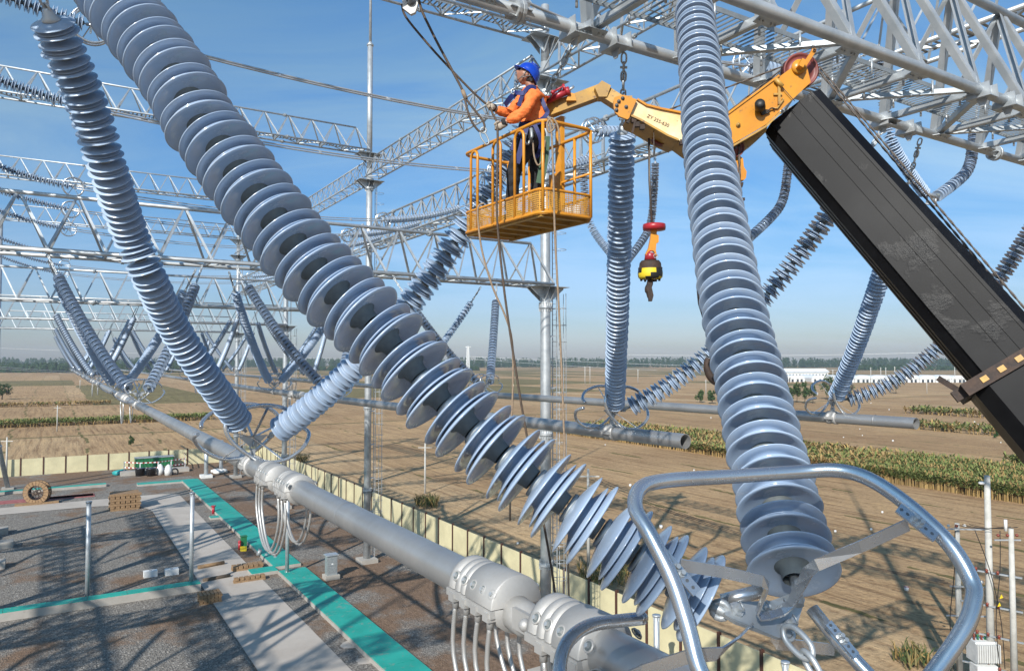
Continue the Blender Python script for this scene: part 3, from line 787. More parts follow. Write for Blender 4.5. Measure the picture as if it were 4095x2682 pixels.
def pole(s, t_, label, spike=12, r=.29, lad=True, top=16.9, group='gantry poles'):
    b0 = W(s, t_, 0); t = thing('gantry_pole', b0, label, 'pole', group)
    Ht = H + top
    m = mb('galv').tube([b0 + Z * .35, b0 + Z * (H - 2), b0 + Z * (H + 9), b0 + Z * Ht], [r * 1.06, r, r * .95, r * .9], 28)
    part('shaft', m, t)
    m = mb('galv')
    for z in (6.2, 13.4, H + 3.0, H + 15.2): m.lathe([(r, -.14), (r * 1.05, -.1), (r * 1.32, -.06), (r * 1.32, .06), (r * 1.05, .1), (r, .14)], b0 + Z * z, Z, 24, smooth=False)
    for z in (6.2, 13.4, H + 3.0, H + 15.2):
        for k in range(16):
            a = k * math.pi / 8; m.bar(b0 + Vector((math.cos(a), math.sin(a), 0)) * r * 1.12 + Z * (z - .25), b0 + Vector((math.cos(a), math.sin(a), 0)) * r * 1.12 + Z * (z + .25), .012, .10, Vector((math.cos(a), math.sin(a), 0)))
    part('flange', m, t)
    for z in (H + 4.1, H + 15.8, H + 18.2):
        m = mb('galv').box(b0 + Z * z, (2.3, 1.5, .03), (N, D, Z))
        for dd in (N, -N, D, -D):
            x = dd.cross(Z)
            for o in (-.2, .2):
                m.plate([b0 + x * o + dd * r * .8 + Z * (z - .02), b0 + x * o + dd * (1.1 if abs(dd.dot(N)) > .5 else .72) + Z * (z - .02), b0 + x * o + dd * (1.1 if abs(dd.dot(N)) > .5 else .72) + Z * (z - .09), b0 + x * o + dd * r * .8 + Z * (z - .8)], x * .014)
        part('bracket_platform', m, t)
    if not spike: m = mb('galv').tube([b0 + Z * Ht, b0 + Z * (H + 20.2)], r * .8, 20)
    else: m = mb('galv').tube([b0 + Z * Ht, b0 + Z * (H + 28)], r * .82, 24).tube([b0 + Z * (H + 28), b0 + Z * (H + 28 + spike * .5), b0 + Z * (H + 28 + spike)], [r * .42, r * .38, r * .12], 16)
    if spike: m.lathe([(r * .8, -.1), (r * 1.05, -.06), (r * 1.05, .06), (r * .4, .3)], b0 + Z * (H + 28), Z, 20)
    if spike: m.lathe([(r * .4, -.1), (r * .6, -.06), (r * .6, .06), (r * .3, .2)], b0 + Z * (H + 28 + spike * .55), Z, 16)
    part('lightning_rod', m, t)
    part('footing', mb('concrete').box(b0 + Z * .17, (1.5, 1.5, .38), (N, D, Z)), t)
    if lad: ladder(t, b0, H + 3.8, N)
    if lad:
        m = mb('galv'); a = b0 + N * .62 + Z * (H + 4.3); sd = D
        for sg in (-1, 1): m.bar(a + sd * sg * .2, a + sd * sg * .2 + Z * 11.2, .045, .045, N)
        k = .3
        while k < 11.2: m.bar(a - sd * .2 + Z * k, a + sd * .2 + Z * k, .022, .022); k += .3
        k = 2
        while k < 11: m.torus(a + N * .36 + Z * k, Z, .38, .016, 12, 5); k += .95
        part('upper_ladder', m, t)
    return t
PL = ['gantry pole out of view beside the crane', 'tall galvanised gantry pole with caged ladder standing behind the work basket', 'tall galvanised gantry pole with lightning rod left of centre against the sky', 'third gantry pole in the row, left behind the V strings', 'farthest gantry pole of the row behind the V strings']
for k in range(5): pole(GS[k] + (0 if k else .2), TPOLE, PL[k], spike=15 if k in (0, 2) else 0)
for k in range(1, 5):
    base = W(GS[k] + (6 if k == 4 else 0), TL + 1.2, 0); topp = W(GS[k], TL - 2.6, H + 4)
    t = thing('leaning_leg', base, 'leaning tubular gantry leg at the left edge on a white footing' if k == 4 else f'leaning tubular leg at the left end of the {GORD[k]}', 'gantry leg', 'leaning gantry legs')
    part('shaft', mb('galv').tube([base + Z * .2, topp], .30, 18), t)
    part('flange', mb('galv').lathe([(.3, -.1), (.42, -.05), (.42, .05), (.3, .1)], base.lerp(topp, .28), topp - base, 18), t)
    part('footing', mb('concrete').box(base + Z * .1, (1.4, 1.4, .3), (N, D, Z)), t)
    t2 = thing('gantry_pole', W(GS[k], TL, 0), f'upright pole at the left end of the {GORD[k]}', 'pole', 'gantry poles')
    part('shaft', mb('galv').tube([W(GS[k], TL, 0), W(GS[k], TL, H + 19)], .29, 14), t2)

# ------------------------------------------------------------------ transverse strained conductors
def wheel(t, p, ax, r):
    for k in (-.1, .12):
        m = mb('alu_bright').torus(p + ax * k, ax, r, .032, 28, 8)
        part('corona_ring', m, t)
    m = mb('alu_bright'); x = ax.cross(Z).normalized(); y = ax.cross(x).normalized()
    for k in range(6):
        a = k * math.pi / 3; m.bar(p - ax * .1, p + ax * .12 + (x * math.cos(a) + y * math.sin(a)) * r, .02, .02)
    m.tube([p - ax * .5, p + ax * .6], .03, 8)
    part('spoke', m, t)
NS = 0
for si, s in enumerate([13.9, 20.9, 27.7, 41.0, 47.2, 54.4, 68.3, 75.5, 82.5]):
    near = s < 30; bay = ['first', 'second', 'third'][si // 3]; ph = ['front', 'middle', 'rear'][si % 3]
    zr = H + 8.35; lt, rt = .65, 16.5
    q = 24 if near else (14 if s < 56 else 0)
    for sd, ringt, endt in (('left', lt, TL + .8), ('right', rt, TPOLE - .8)):
        if s < 15 and sd == 'left': continue
        rp = W(s, ringt, zr); ep = W(s, endt, H + 10.1)
        pts = curve_pts(ep, rp, .28)
        st = string('strain_string', ep, rp, .28, f'nearly level {sd} strain string of grey-blue discs, {ph} one in the {bay} bay', 'strain insulator strings', chain=.9, tail=.15, q=q, pts=pts)
        ax = (rp - pts[-3]).normalized()
        w = thing('ring_wheel', rp, f'spoked ring wheel, {sd} end of the {ph} overhead conductor, {bay} bay', 'corona ring', 'spoked corona rings')
        ax = (D + Z * .08).normalized()
        if s < 56: wheel(w, rp, ax, .44)
        else: part('corona_ring', mb('alu_bright').torus(rp, ax, .44, .035, 18, 6), w)
    a, b_ = W(s, lt if s > 15 else 8, zr), W(s, rt, zr)
    c = thing('conductor', a, f'pair of stranded overhead conductors with spacers, {ph} pair in the {bay} bay', 'overhead cable', 'overhead conductor pairs')
    for dz in (-.14, .14):
        part('cable', mb('strand').tube([p + Z * dz * .6 + D * dz * (1 if 1 else 0) for p in curve_pts(a, b_, .35, 24)], .030 if near else .028, 8), c)
    m = mb('galv'); cp = curve_pts(a, b_, .35, 24)
    for k in (3, 7, 12, 17, 21): part('spacer', mb('galv').bar(cp[k] - Z * .1 - D * .16, cp[k] + Z * .1 + D * .16, .06, .05), c)
# U shaped jumper strings
for (s, bu, bv, tl, tr, nm) in ((13.9, (25.9, 5.75), 0, (22.9, 10.4), (29.2, 9.6), 'right edge behind the crane rope'), (20.8, (24.3, 5.1), 0, (22.0, 9.8), (27.6, 10.5), 'right of the thick steep string'), (27.7, (23.6, 4.9), 0, (21.2, 9.8), (25.9, 10.6), 'behind the vertical string left of the hook')) :
    for sd, e, tt_ in (('left', tl, -1), ('right', tr, 1)):
        b0 = W(s, bu[0] + tt_ * .35, H + bu[1]); e0 = W(s, e[0], H + e[1])
        mid = W(s, e[0] * .62 + bu[0] * .38 + tt_ * .35, H + bu[1] + (e[1] - bu[1]) * .30)
        pts = smoothpath([e0, e0.lerp(mid, .5) - Z * .15 + N * tt_ * .12, mid, b0], 12)
        string('jumper_string', e0, b0, 0, f'{sd} arm of the U shaped jumper string, {nm}', 'U shaped jumper strings', chain=.5, tail=.05, q=24, pts=pts)
    c = W(s, bu[0], H + bu[1]); w = thing('jumper_clamp', c, f'small terminal fitting under the U, {nm}', 'clamp', 'jumper clamps')
    m = mb('galv').tube([c - N * .45 + Z * .05, c + N * .45 - Z * .02], .07, 12)
    part('sleeve', m, w)
    m = mb('galv')
    for k in (-.25, .3):
        m.tube([c + N * k, c + N * k - Z * .28], .035, 8)
        for j in (-.06, .02, .1): m.ball(c + N * (k + j) - Z * .32, .035, 8)
    part('terminal', m, w)
# ------------------------------------------------------------------ crane
AX0 = at(789, 113, 8.15); AX1 = at(1002, 356, 6.9)
ba = (AX1 - AX0).normalized()
bw = ba.cross(Vector((0, -1, 0))).normalized()
if bw.x > 0: bw = -bw                    # towards the lower left in the picture
bn = ba.cross(bw).normalized()
if bn.y > 0: bn = -bn                    # towards the camera
rot_ = Matrix.Rotation(math.radians(20), 3, ba)
def sgn(): return rot_
bw2 = rot_ @ bw; bn2 = rot_ @ bn
if bn2.z > bn.z: rot_ = Matrix.Rotation(math.radians(-20), 3, ba); bw2 = rot_ @ bw; bn2 = rot_ @ bn
crane = thing('mobile_crane', AX0, 'mobile crane with thick black telescopic boom and yellow sheave head at upper right', 'crane')
def boomsec(o, e, hw, hd, ch):
    m = mb('boom_black')
    prof = [(-hw, hd - ch), (-hw + ch * 1.0, hd), (hw - ch, hd), (hw, hd - ch), (hw, -hd + ch), (hw - ch * 1.2, -hd), (-hw + ch * 1.2, -hd), (-hw, -hd + ch)]
    a = m.add([o - bw2 * x + bn2 * y for x, y in prof]); b_ = m.add([e - bw2 * x + bn2 * y for x, y in prof]); n = len(prof)
    for i in range(n): m.face([a + i, a + (i + 1) % n, b_ + (i + 1) % n, b_ + i])
    m.face([a + i for i in range(n)]); m.face([b_ + i for i in reversed(range(n))])
    return m
L01 = (AX1 - AX0).length
bo = AX0 + ba * .12; bend_ = AX0 + ba * (L01 * 1.035)
m = boomsec(bo, bend_ + ba * 3, .345, .34, .10)
part('boom_section', m, crane, 'upper black boom section with glistening grease')
m = mb('boom_black')
for x in (-.245, -.02, .10, .235): m.bar(bo - bw2 * x + bn2 * .341, bend_ - bw2 * x + bn2 * .341, .012 if abs(x) < .2 else .03, .014, bn2)
for y in (-.1, .1): m.bar(bo + bw2 * .346 + bn2 * y, bend_ + bw2 * .346 + bn2 * y, .02, .012, bw2)
part('boom_rib', m, crane)
c0 = bend_
m = mb('rust')
for sx_, sy_, w_, h_ in ((0, .42, .96, .05), (0, -.42, .96, .05), (.46, 0, .05, .9), (-.46, 0, .05, .9)):
    m.box(c0 - bw2 * sx_ + bn2 * sy_, (w_, .12, h_), (bw2, ba, bn2))
m.box(c0 + bw2 * .52 + bn2 * .3, (.12, .10, .10), (bw2, ba, bn2)); m.bar(c0 + bw2 * .5 + bn2 * .3, c0 + bw2 * .58 - ba * .22 + bn2 * .3, .05, .05)
m.mat('yellow_old')
for k in range(5): m.box(c0 + bw2 * (.30 - k * .16) + bn2 * .449 , (.06, .05, .012), (bw2, ba, bn2))
part('boom_collar', m, crane, 'rusty collar with worn yellow marks')
m = boomsec(c0 + ba * .06, c0 + ba * 22, .42, .41, .12)
m.mat('yellow_flag')
for k, (a, b_) in enumerate(((.0, .10), (.14, .05), (.22, .12))): m.box(c0 + ba * .55 - bw2 * (.05 + k * .13) + bn2 * .412, (.07, .09, .004), (bw2, ba, bn2))
part('boom_section', m, crane, 'lower black boom section')
# head plates
def PX(pts, s=1.0, ox=0, oy=0): return [(ox + x / s, oy + y / s) for x, y in pts]
def outline(px, d, th, mat, name, par=None, label=None):
    m = mb(mat); m.plate([at(u, v, d) for u, v in px], Vector((0, th, 0)))
    return part(name, m, par or crane, label)
HD = 7.70
C6 = lambda p: (675 + p[0] / 11.337, 37.5 + p[1] / 11.337)
C4 = lambda p: (587.5 + p[0] / 9.52, 75 + p[1] / 9.52)
headp = [C6(p) for p in ((470, 1010), (565, 905), (950, 618), (1330, 335), (1400, 300), (1490, 330), (1532, 512), (1380, 655), (1190, 830), (1030, 985), (880, 1075), (610, 1230), (440, 1290))]
outline(headp, HD, .03, 'yellow', 'head_plate', label='orange yellow side plate of the boom head')
outline(headp, HD + .52, .03, 'yellow', 'head_plate', label='rear side plate of the boom head')
# flanges along lower and upper edges
def edge_flange(pts, d0, d1, mat, name, th=.02):
    m = mb(mat)
    for a, b_ in zip(pts, pts[1:]):
        A0, B0 = at(*a, d0), at(*b_, d0); off = Vector((0, d1 - d0, 0))
        k = m.add([A0, B0, B0 + off, A0 + off]); nrm_ = (B0 - A0).cross(off).normalized() * th
        k2 = m.add([A0 + nrm_, B0 + nrm_, B0 + off + nrm_, A0 + off + nrm_])
        m.face([k, k + 1, k + 2, k + 3]); m.face([k2 + 3, k2 + 2, k2 + 1, k2])
        for i in range(4): m.face([k + i, k2 + i, k2 + (i + 1) % 4, k + (i + 1) % 4])
    return part(name, m, crane)
edge_flange([C6(p) for p in ((1190, 836), (1030, 991), (880, 1081), (610, 1236), (440, 1296))], HD - .03, HD + .5, 'yellow_old', 'head_flange')
edge_flange([C6(p) for p in ((560, 900), (950, 612), (1190, 432))], HD - .03, HD + .1, 'yellow', 'head_flange')
outline([C6(p) for p in ((540, 1290), (640, 1240), (900, 1085), (1010, 1010), (985, 1110), (880, 1210), (730, 1320), (640, 1400), (560, 1420))], HD + .3, .26, 'yellow_old', 'lower_bracket')
# sheaves
def sheave(px, d, r, w, mat='redpaint', name='sheave', par=None):
    c = at(*px, d); m = mb(mat)
    m.lathe([(0, w * .5), (r * .55, w * .5), (r * .6, w * .35), (r * .86, w * .35), (r * .9, w * .55), (r, w * .55), (r * .9, 0), (r, -w * .55), (r * .9, -w * .55), (0, -w * .5)], c, Vector((0, -1, 0)), 40)
    m.mat('steel_dark').lathe([(0, w * .8), (r * .14, w * .8), (r * .16, w * .5)], c, Vector((0, -1, 0)), 16)
    return part(name, m, par or crane)
sheave(C6((1412, 385)), HD + .12, .188, .09); sheave(C6((1412, 385)), HD + .30, .188, .09)
sheave(C4((700, 570)), HD + .14, .115, .08); sheave(C4((1395, 700)), HD + .14, .10, .08)
# hub, lever, lamp, pin, boss on the plate
m = mb('yellow'); c = at(*C6((1400, 335)), HD - .02)
m.lathe([(0, .03), (.075, .03), (.075, 0)], c, Vector((0, -1, 0)), 24)
m.box(c + Vector((0, -.07, .0)), (.05, .10, .085), ((Vector((1, 0, -.5))).normalized(), Vector((0, 1, 0)), Vector((.5, 0, 1)).normalized()))
part('axle_keeper', m, crane)
m = mb('yellow'); a, b_ = at(*C6((1455, 330)), HD - .05), at(*C6((1572, 150)), HD - .05)
m.bar(a, b_, .045, .02, Vector((0, 1, 0))); m.lathe([(0, .012), (.028, .012), (.028, -.012), (0, -.012)], a, Vector((0, -1, 0)), 16); m.lathe([(0, .012), (.026, .012), (.026, -.012), (0, -.012)], b_, Vector((0, -1, 0)), 16)
m.mat('rust').torus(b_ + Vector((0, -.02, 0)), Vector((0, 1, 0)), .012, .005, 12, 5); m.torus(b_ + Vector((-.01, 0, .04)), Vector((1, .4, 0)), .022, .004, 12, 5)
part('rope_guard', m, crane)
m = mb('yellow_old').tube([at(*C6((1140, 470)), HD - .05), at(*C6((1220, 555)), HD - .05)], .024, 14)
part('pin_handle', m, crane)
m = mb('wire_rope').tube(smoothpath([at(*C6(p), HD - .04) for p in ((1215, 560), (1250, 600), (1330, 690), (1360, 720))], 3), .004, 5)
part('retaining_cable', m, crane)
m = mb('yellow_old').box(at(*C6((1178, 640)), HD - .03), (.025, .03, .22)); m.box(at(*C6((1165, 640)), HD - .03), (.09, .015, .02)); m.tube([at(*C6(p), HD - .03) for p in ((1110, 800), (1160, 800), (1230, 700), (1215, 690))], .010, 6)
part('latch', m, crane)
lm = mb('black').lathe([(0, .08), (.042, .08), (.052, .06), (.055, -.02), (.03, -.05), (0, -.05)], at(*C6((965, 780)), HD - .09), Vector((-.35, -.9, .25)), 20)
lm.bar(at(*C6((985, 800)), HD - .05), at(*C6((1010, 870)), HD - .03), .05, .04, Vector((0, 1, 0))); lm.tube(smoothpath([at(*C6(p), HD - .04) for p in ((1000, 830), (1040, 820), (1070, 840), (1020, 860), (1090, 800), (1130, 810))], 3), .008, 6)
part('work_lamp', lm, crane)
m = mb('yellow_old').lathe([(0, .035), (.010, .035), (.012, .02), (.024, .018), (.024, 0)], at(*C6((712, 990)), HD - .015), Vector((0, -1, 0)), 12)
part('grease_boss', m, crane)
# jib
jib = [C4(p) for p in ((470, 238), (560, 295), (700, 330), (920, 372), (1010, 392), (1010, 640), (930, 690), (860, 612), (760, 570), (640, 500), (500, 420), (402, 378), (440, 300))]
outline(jib, HD - .12, .03, 'yellow_pale', 'jib_plate', label='pale worn jib plate with black lettering')
outline(jib, HD + .28, .03, 'yellow', 'jib_plate')
edge_flange([C4(p) for p in ((402, 384), (500, 427), (640, 508), (760, 577), (862, 620))], HD - .16, HD + .3, 'yellow_old', 'jib_flange')
edge_flange([C4(p) for p in ((470, 232), (560, 288), (700, 323), (920, 365), (1010, 386))], HD - .16, HD - .02, 'yellow', 'jib_flange')
outline([C4(p) for p in ((390, 390), (500, 430), (640, 515), (760, 585), (860, 625), (930, 690), (965, 770), (930, 750), (820, 668), (700, 620), (570, 545), (470, 490), (400, 440))], HD + .05, .30, 'yellow_old', 'jib_underside')
for p in ((440, 430), (470, 470), (520, 495), (900, 640), (930, 720)): part('hinge_lug', mb('rust').box(at(*C4(p), HD - .12), (.05, .05, .05)), crane)
part('hinge_pin', mb('rust').bar(at(*C4((400, 400)), HD - .16), at(*C4((380, 455)), HD - .16), .03, .03), crane)
part('latch_rod', mb('rust').bar(at(*C4((450, 440)), HD - .14), at(*C4((425, 555)), HD - .14), .02, .02), crane)
outline([C4(p) for p in ((255, 215), (300, 200), (345, 192), (380, 205), (468, 235), (405, 378), (395, 410), (380, 425), (300, 395), (262, 360), (248, 310), (245, 250))], HD - .17, .03, 'yellow', 'knuckle_plate', label='orange knuckle plate with four bolts')
outline([C4(p) for p in ((255, 215), (345, 192), (468, 235), (405, 378), (300, 395), (248, 310))], HD + .16, .03, 'yellow', 'knuckle_plate')
m = mb('yellow_old').box(at(*C4((355, 300)), HD), (.11, .30, .13)); part('knuckle_core', m, crane)
for p in ((335, 220), (298, 250), (278, 287), (275, 332), (368, 302)):
    c = at(*C4(p), HD - .187); m = mb('steel_dark').lathe([(0, .025), (.009, .025), (.011, .008), (.020, .006), (.020, 0)], c, Vector((0, -1, 0)), 10)
    part('bolt', m, crane)
outline([C4(p) for p in ((350, 440), (400, 452), (470, 480), (450, 505), (390, 480), (345, 470))], HD + .0, .2, 'yellow_old', 'lower_bracket')
# square arm from knuckle to basket
def arm(pts, w):
    m = mb('yellow_old')
    for a, b_ in zip(pts, pts[1:]): m.bar(a, b_, w, w, Vector((0, 1, 0)))
    return m
ap = [at(549, 111, 8.25), at(601, 91.5, 8.0), at(622, 105, 7.85)]
m = arm(ap, .135); part('basket_arm', m, crane)
m = mb('yellow_old').plate([at(594, 90, 7.93), at(601, 83, 7.93), at(610, 88, 7.93), at(606, 99, 7.93), at(598, 99, 7.93)], Vector((0, .16, 0)))
part('arm_elbow', m, crane)
m = mb('yellow').plate([at(566, 101, 8.05), at(569, 93, 8.05), at(574, 94, 8.05), at(576, 101, 8.05)], Vector((0, .05, 0))); part('arm_lug', m, crane)
m = mb('redbright'); a, b_ = at(546, 101, 8.12), at(568, 91, 8.02); m.tube([a, b_], .038, 16)
m.lathe([(0, .02), (.048, .02), (.048, -.02), (0, -.02)], b_, b_ - a, 16); m.tube([at(553, 92, 8.0), at(563, 86, 8.0), at(563, 90, 8.0)], .012, 8); m.ball(at(553, 92, 8), .025, 8)
m.tube([at(563, 84, 8.0), at(566, 91, 8.0)], .014, 8)
m.mat('alu_bright').tube([b_, at(574, 86, 8.0)], .014, 10)
m.mat('black').tube(smoothpath([at(552, 94, 8.02), at(549, 99, 8.05), at(545, 101, 8.1)], 3), .01, 6).tube(smoothpath([at(556, 88, 8.05), at(561, 87, 8.05), at(559, 92, 8.05)], 3), .016, 6)
part('levelling_cylinder', m, crane)
# lettering
cu = bpy.data.curves.new('lettering', 'FONT'); cu.body = 'ZY 255-630'; cu.size = .155; cu.extrude = .0015
to = bpy.data.objects.new('lettering', cu); COL.objects.link(to)
dg = bpy.context.evaluated_depsgraph_get(); me = bpy.data.meshes.new_from_object(to.evaluated_get(dg))
COL.objects.unlink(to); bpy.data.objects.remove(to)
me.materials.clear(); me.materials.append(M['text_black'])
lt = bpy.data.objects.new('lettering', me); COL.objects.link(lt); lt.parent = crane
A = at(*C4((562, 398)), HD - .138); B = at(*C4((768, 496)), HD - .138)
dx_ = (B - A).normalized(); yv = Vector((0, -1, 0)); upv = dx_.cross(Vector((0, 1, 0))).normalized()
if upv.z < 0: upv = -upv
wid = max(v.co.x for v in me.vertices); sc_ = (B - A).length / wid
Mx = Matrix((dx_, upv, dx_.cross(upv))).transposed().to_4x4()
lt.matrix_basis = Matrix.Translation(A - wloc(crane)) @ Mx @ Matrix.Scale(sc_, 4)
# ropes of the crane
def rope(px, r, mat, name, par=None, label=None, cat=None, k=5, seg=8, group=None):
    pts = smoothpath([at(*p) for p in px], k) if len(px) > 2 else [at(*p) for p in px]
    m = mb(mat).tube(pts, r, seg)
    if par: return part(name, m, par, label)
    return solo(name, m, label, cat, group)
def lay(pts, r, mat, par, name):                       # twisted wire rope: two strands wound together
    m = mb(mat); L = plen(pts); n = int(L / .03)
    for ph in (0, math.pi):
        q = []
        for i in range(n + 1):
            t = i / n; f = t * (len(pts) - 1); j = min(int(f), len(pts) - 2); p = pts[j].lerp(pts[j + 1], f - j); d = (pts[j + 1] - pts[j]).normalized()
            x = d.cross(Vector((0, 1, 0))).normalized(); y = d.cross(x); a = ph + i * .75
            q.append(p + (x * math.cos(a) + y * math.sin(a)) * r * .5)
        m.tube(q, r * .62, 5)
    part(name, m, par)
lay([at(783, 66, HD + .1), at(721, 89.5, HD + .15), at(669, 109.5, HD + .15)], .011, 'wire_rope', crane, 'wire_rope')
lay([at(783, 68, HD + .2), at(723, 116, HD + .2), at(700, 135, HD + .2)], .011, 'wire_rope', crane, 'wire_rope')
for k, (a, b_) in enumerate((((819, 66, HD + .1), (1046, 333, 6.75)), ((818, 70, HD + .2), (1042, 336, 6.8)), ((820, 72, HD + .35), (1050, 345, 6.95)))):
    lay([at(*a), at(*b_)], .011, 'wire_rope' if k < 2 else 'rust', crane, 'wire_rope')
part('wire_rope', mb('wire_rope').tube([at(649, 138, HD + .1), at(649.5, 180, HD + .1), at(652, 226, HD + .1)], .013, 7), crane)
part('wire_rope', mb('wire_rope').tube([at(653.8, 130, HD - .1), at(654, 160, HD - .1)], .004, 6), crane)
# small hook with red disc
def T3(p): return (512 + p[0] / 6.977, 223.5 + p[1] / 6.977)
hk = thing('hook_block', at(654, 250, HD + .1), 'hanging crane hook with red disc and black and yellow striped weight', 'crane hook')
DD = HD + .1
m = mb('redbright').lathe([(0, .035), (.035, .035), (.035, .03), (.118, .028), (.122, .0), (.118, -.032), (.05, -.04), (0, -.04)], at(*T3((992, 22)), DD), Z, 36)
part('disc', m, hk)
m = mb('yellow').plate([at(*T3(p), DD) for p in ((968, 48), (1008, 48), (1006, 75), (1020, 85), (1020, 130), (1004, 140), (1000, 190), (1010, 225), (985, 240), (945, 240), (928, 215), (950, 170), (962, 110))], Vector((0, .06, 0)))
m.mat('galv_cap').lathe([(0, .045), (.022, .045), (.024, .03), (.034, .03), (.034, 0)], at(*T3((970, 210)), DD), Vector((0, -1, 0)), 14)
m.torus(at(*T3((1003, 225)), DD - .05), Vector((0, 1, 0)), .022, .004, 14, 5)
part('link', m, hk)
m = mb('redbright').lathe([(0, .0), (.065, 0), (.055, .06), (.03, .10), (0, .1)], at(*T3((965, 252)), DD), Z, 16); part('collar', m, hk)
hc = at(*T3((965, 385)), DD)
m = mb('rust').lathe([(0, .198), (.095, .195), (.113, .17), (.118, .125), (.128, .12), (.128, .11)], hc, Z, 30); part('cover', m, hk)
m = MB(); seg = 40
prof = [(.125, .118), (.132, .06), (.128, .02), (.11, .0), (0, .0)]
rings = [m.add([hc + Vector((r * math.cos(2 * math.pi * j / seg), r * math.sin(2 * math.pi * j / seg), h)) for j in range(seg)]) for r, h in prof]
for ri, (a, b_) in enumerate(zip(rings, rings[1:])):
    for j in range(seg):
        m.mat('yellow_flag' if ((j + ri * 3) // 8) % 2 else 'black'); m.face([a + j, a + (j + 1) % seg, b_ + (j + 1) % seg, b_ + j], True)
part('striped_weight', m, hk)
m = mb('rust'); 
for k in range(8): m.lathe([(0, .0), (.012, 0), (.012, -.02), (0, -.02)], hc + Vector((.095 * math.cos(k), .095 * math.sin(k), .0)), Z, 8)
m.tube(smoothpath([at(*T3(p), DD) for p in ((963, 388), (964, 420), (948, 450), (952, 480), (960, 510), (964, 540))], 4), [.03] * 6 + [.034] * 6 + [.026] * 5 + [.02] * 4, 12)
m.plate([at(*T3(p), DD - .02) for p in ((946, 395), (978, 400), (972, 440), (985, 500), (975, 540), (955, 540), (945, 480), (935, 450))], Vector((0, .05, 0)))
part('hook', m, hk)
# second hook to the right
h2 = thing('hook_block', at(740, 160, HD + .1), 'small yellow hook on a twisted wire rope right of the thick steep string', 'crane hook')
outline([C4(p) for p in ((1395, 800), (1410, 785), (1445, 782), (1470, 800), (1478, 880), (1505, 925), (1498, 985), (1480, 1005), (1425, 1005), (1412, 940), (1405, 880))], HD + .18, .08, 'yellow', 'hook_cheek', h2)
part('hook', mb('rust').tube(smoothpath([at(*C4(p), HD + .18) for p in ((1430, 1005), (1420, 1060), (1435, 1085), (1465, 1060), (1475, 1020))], 4), .012, 8), h2)
lay([at(*C4((1440, 660)), HD + .10), at(*C4((1450, 1050)), HD + .1), at(*C4((1458, 1430)), HD + .1), at(741, 262, HD + .1)], .013, 'wire_rope', h2, 'wire_rope')
part('clip', mb('rust').bar(at(*C4((1430, 1180)), HD + .08), at(*C4((1495, 1180)), HD + .08), .03, .03), h2)
part('tag', mb('lightgreen').plate([at(*C4(p), HD + .12) for p in ((1425, 1190), (1448, 1185), (1450, 1225), (1430, 1230))], Vector((0, .01, 0))), h2)
def T4(p): u_, v_ = T3(p); return (u_ + .5, v_)
h3 = thing('lifting_hook', at(703, 320, 5.75), 'big rusty hook and slotted plate hanging at the left edge of the thick steep string', 'lifting hook')
m = mb('rust').plate([at(*T4(p), 5.75) for p in ((1293, 360), (1318, 325), (1350, 330), (1362, 420), (1370, 560), (1380, 700), (1392, 808), (1372, 785), (1345, 700), (1300, 555), (1292, 470))], Vector((0, .06, 0)))
part('side_plate', m, h3)
part('shank', mb('rust').tube([at(*T4((1385, 780)), 5.75), at(*T4((1400, 880)), 5.75), at(*T4((1395, 950)), 5.75)], .02, 10), h3)
part('hook', mb('rust').tube(smoothpath([at(*T4(p), 5.75) for p in ((1365, 938), (1357, 970), (1362, 1020), (1385, 1065), (1425, 1095), (1470, 1085), (1490, 1040))], 4), [.022 + .001 * min(i, 16) for i in range(25)], 12), h3)

# ------------------------------------------------------------------ basket
e1 = Vector((-.56, .8285, 0)); e2 = Vector((.8285, .56, 0))
BM = Vector((.31, 7.45, 1.5 + H)); LX, LY, HT = .69, 1.60, .97
bask = thing('work_basket', BM, 'orange yellow work basket with perforated skirt on the crane arm', 'work platform')
bask.rotation_euler = (0, 0, math.atan2(e2.y, e2.x))
def bpart(name, m, label=None, par=None):
    o = bpy.data.objects.new(name, m.mesh(name)); COL.objects.link(o); o.parent = par or bask
    if label: o['label'] = label
    return o
def rrect(z, r=.11, inset=0, k=4):
    out = []
    for cx_, cy_, a0 in ((LX - inset - r, inset + r, -90), (LX - inset - r, LY - inset - r, 0), (inset + r, LY - inset - r, 90), (inset + r, inset + r, 180)):
        for i in range(k + 1):
            a = math.radians(a0 + 90 * i / k); out.append(Vector((cx_ + r * math.cos(a), cy_ + r * math.sin(a), z)))
    return out
def strip(m, p0, p1):
    n = len(p0); a = m.add(p0); b_ = m.add(p1)
    for i in range(n): m.face([a + i, a + (i + 1) % n, b_ + (i + 1) % n, b_ + i], True)
m = mb('mesh_sheet'); strip(m, rrect(.03), rrect(.255)); bpart('perforated_skirt', m)
m = mb('yellow').tube(rrect(.26), .013, 8, closed=True); m.tube(rrect(.02), .018, 8, closed=True)
strip(m, rrect(.0, inset=-.004), rrect(.045, inset=-.004)); strip(m, rrect(.245, inset=-.004), rrect(.275, inset=-.004))
bpart('skirt_rim', m)
m = mb('yellow_old'); fl0 = rrect(.045, inset=.01); fl1 = rrect(.03, inset=.01)
k = m.add(fl0); m.face([k + i for i in range(len(fl0))]); k = m.add(fl1); m.face([k + i for i in reversed(range(len(fl1)))])
for i in range(6): m.box((LX / 2, .12 + i * .262, .012), (LX - .03, .05, .035))
for x in (.04, LX - .04): m.box((x, LY / 2, .003), (.04, LY - .1, .045))
bpart('floor', m)
rail = []
m = mb('yellow').tube(rrect(HT, .12, 0, 6), .019, 10, closed=True); bpart('top_rail', m, 'scuffed top rail')
for i in range(0):
    a = rrect(HT + .004, .12, 0, 6); p = a[random.randrange(len(a))].lerp(a[random.randrange(len(a))], 0); m.ball(p + Vector((U(-.02, .02), U(-.02, .02), .012)), .010, 6)

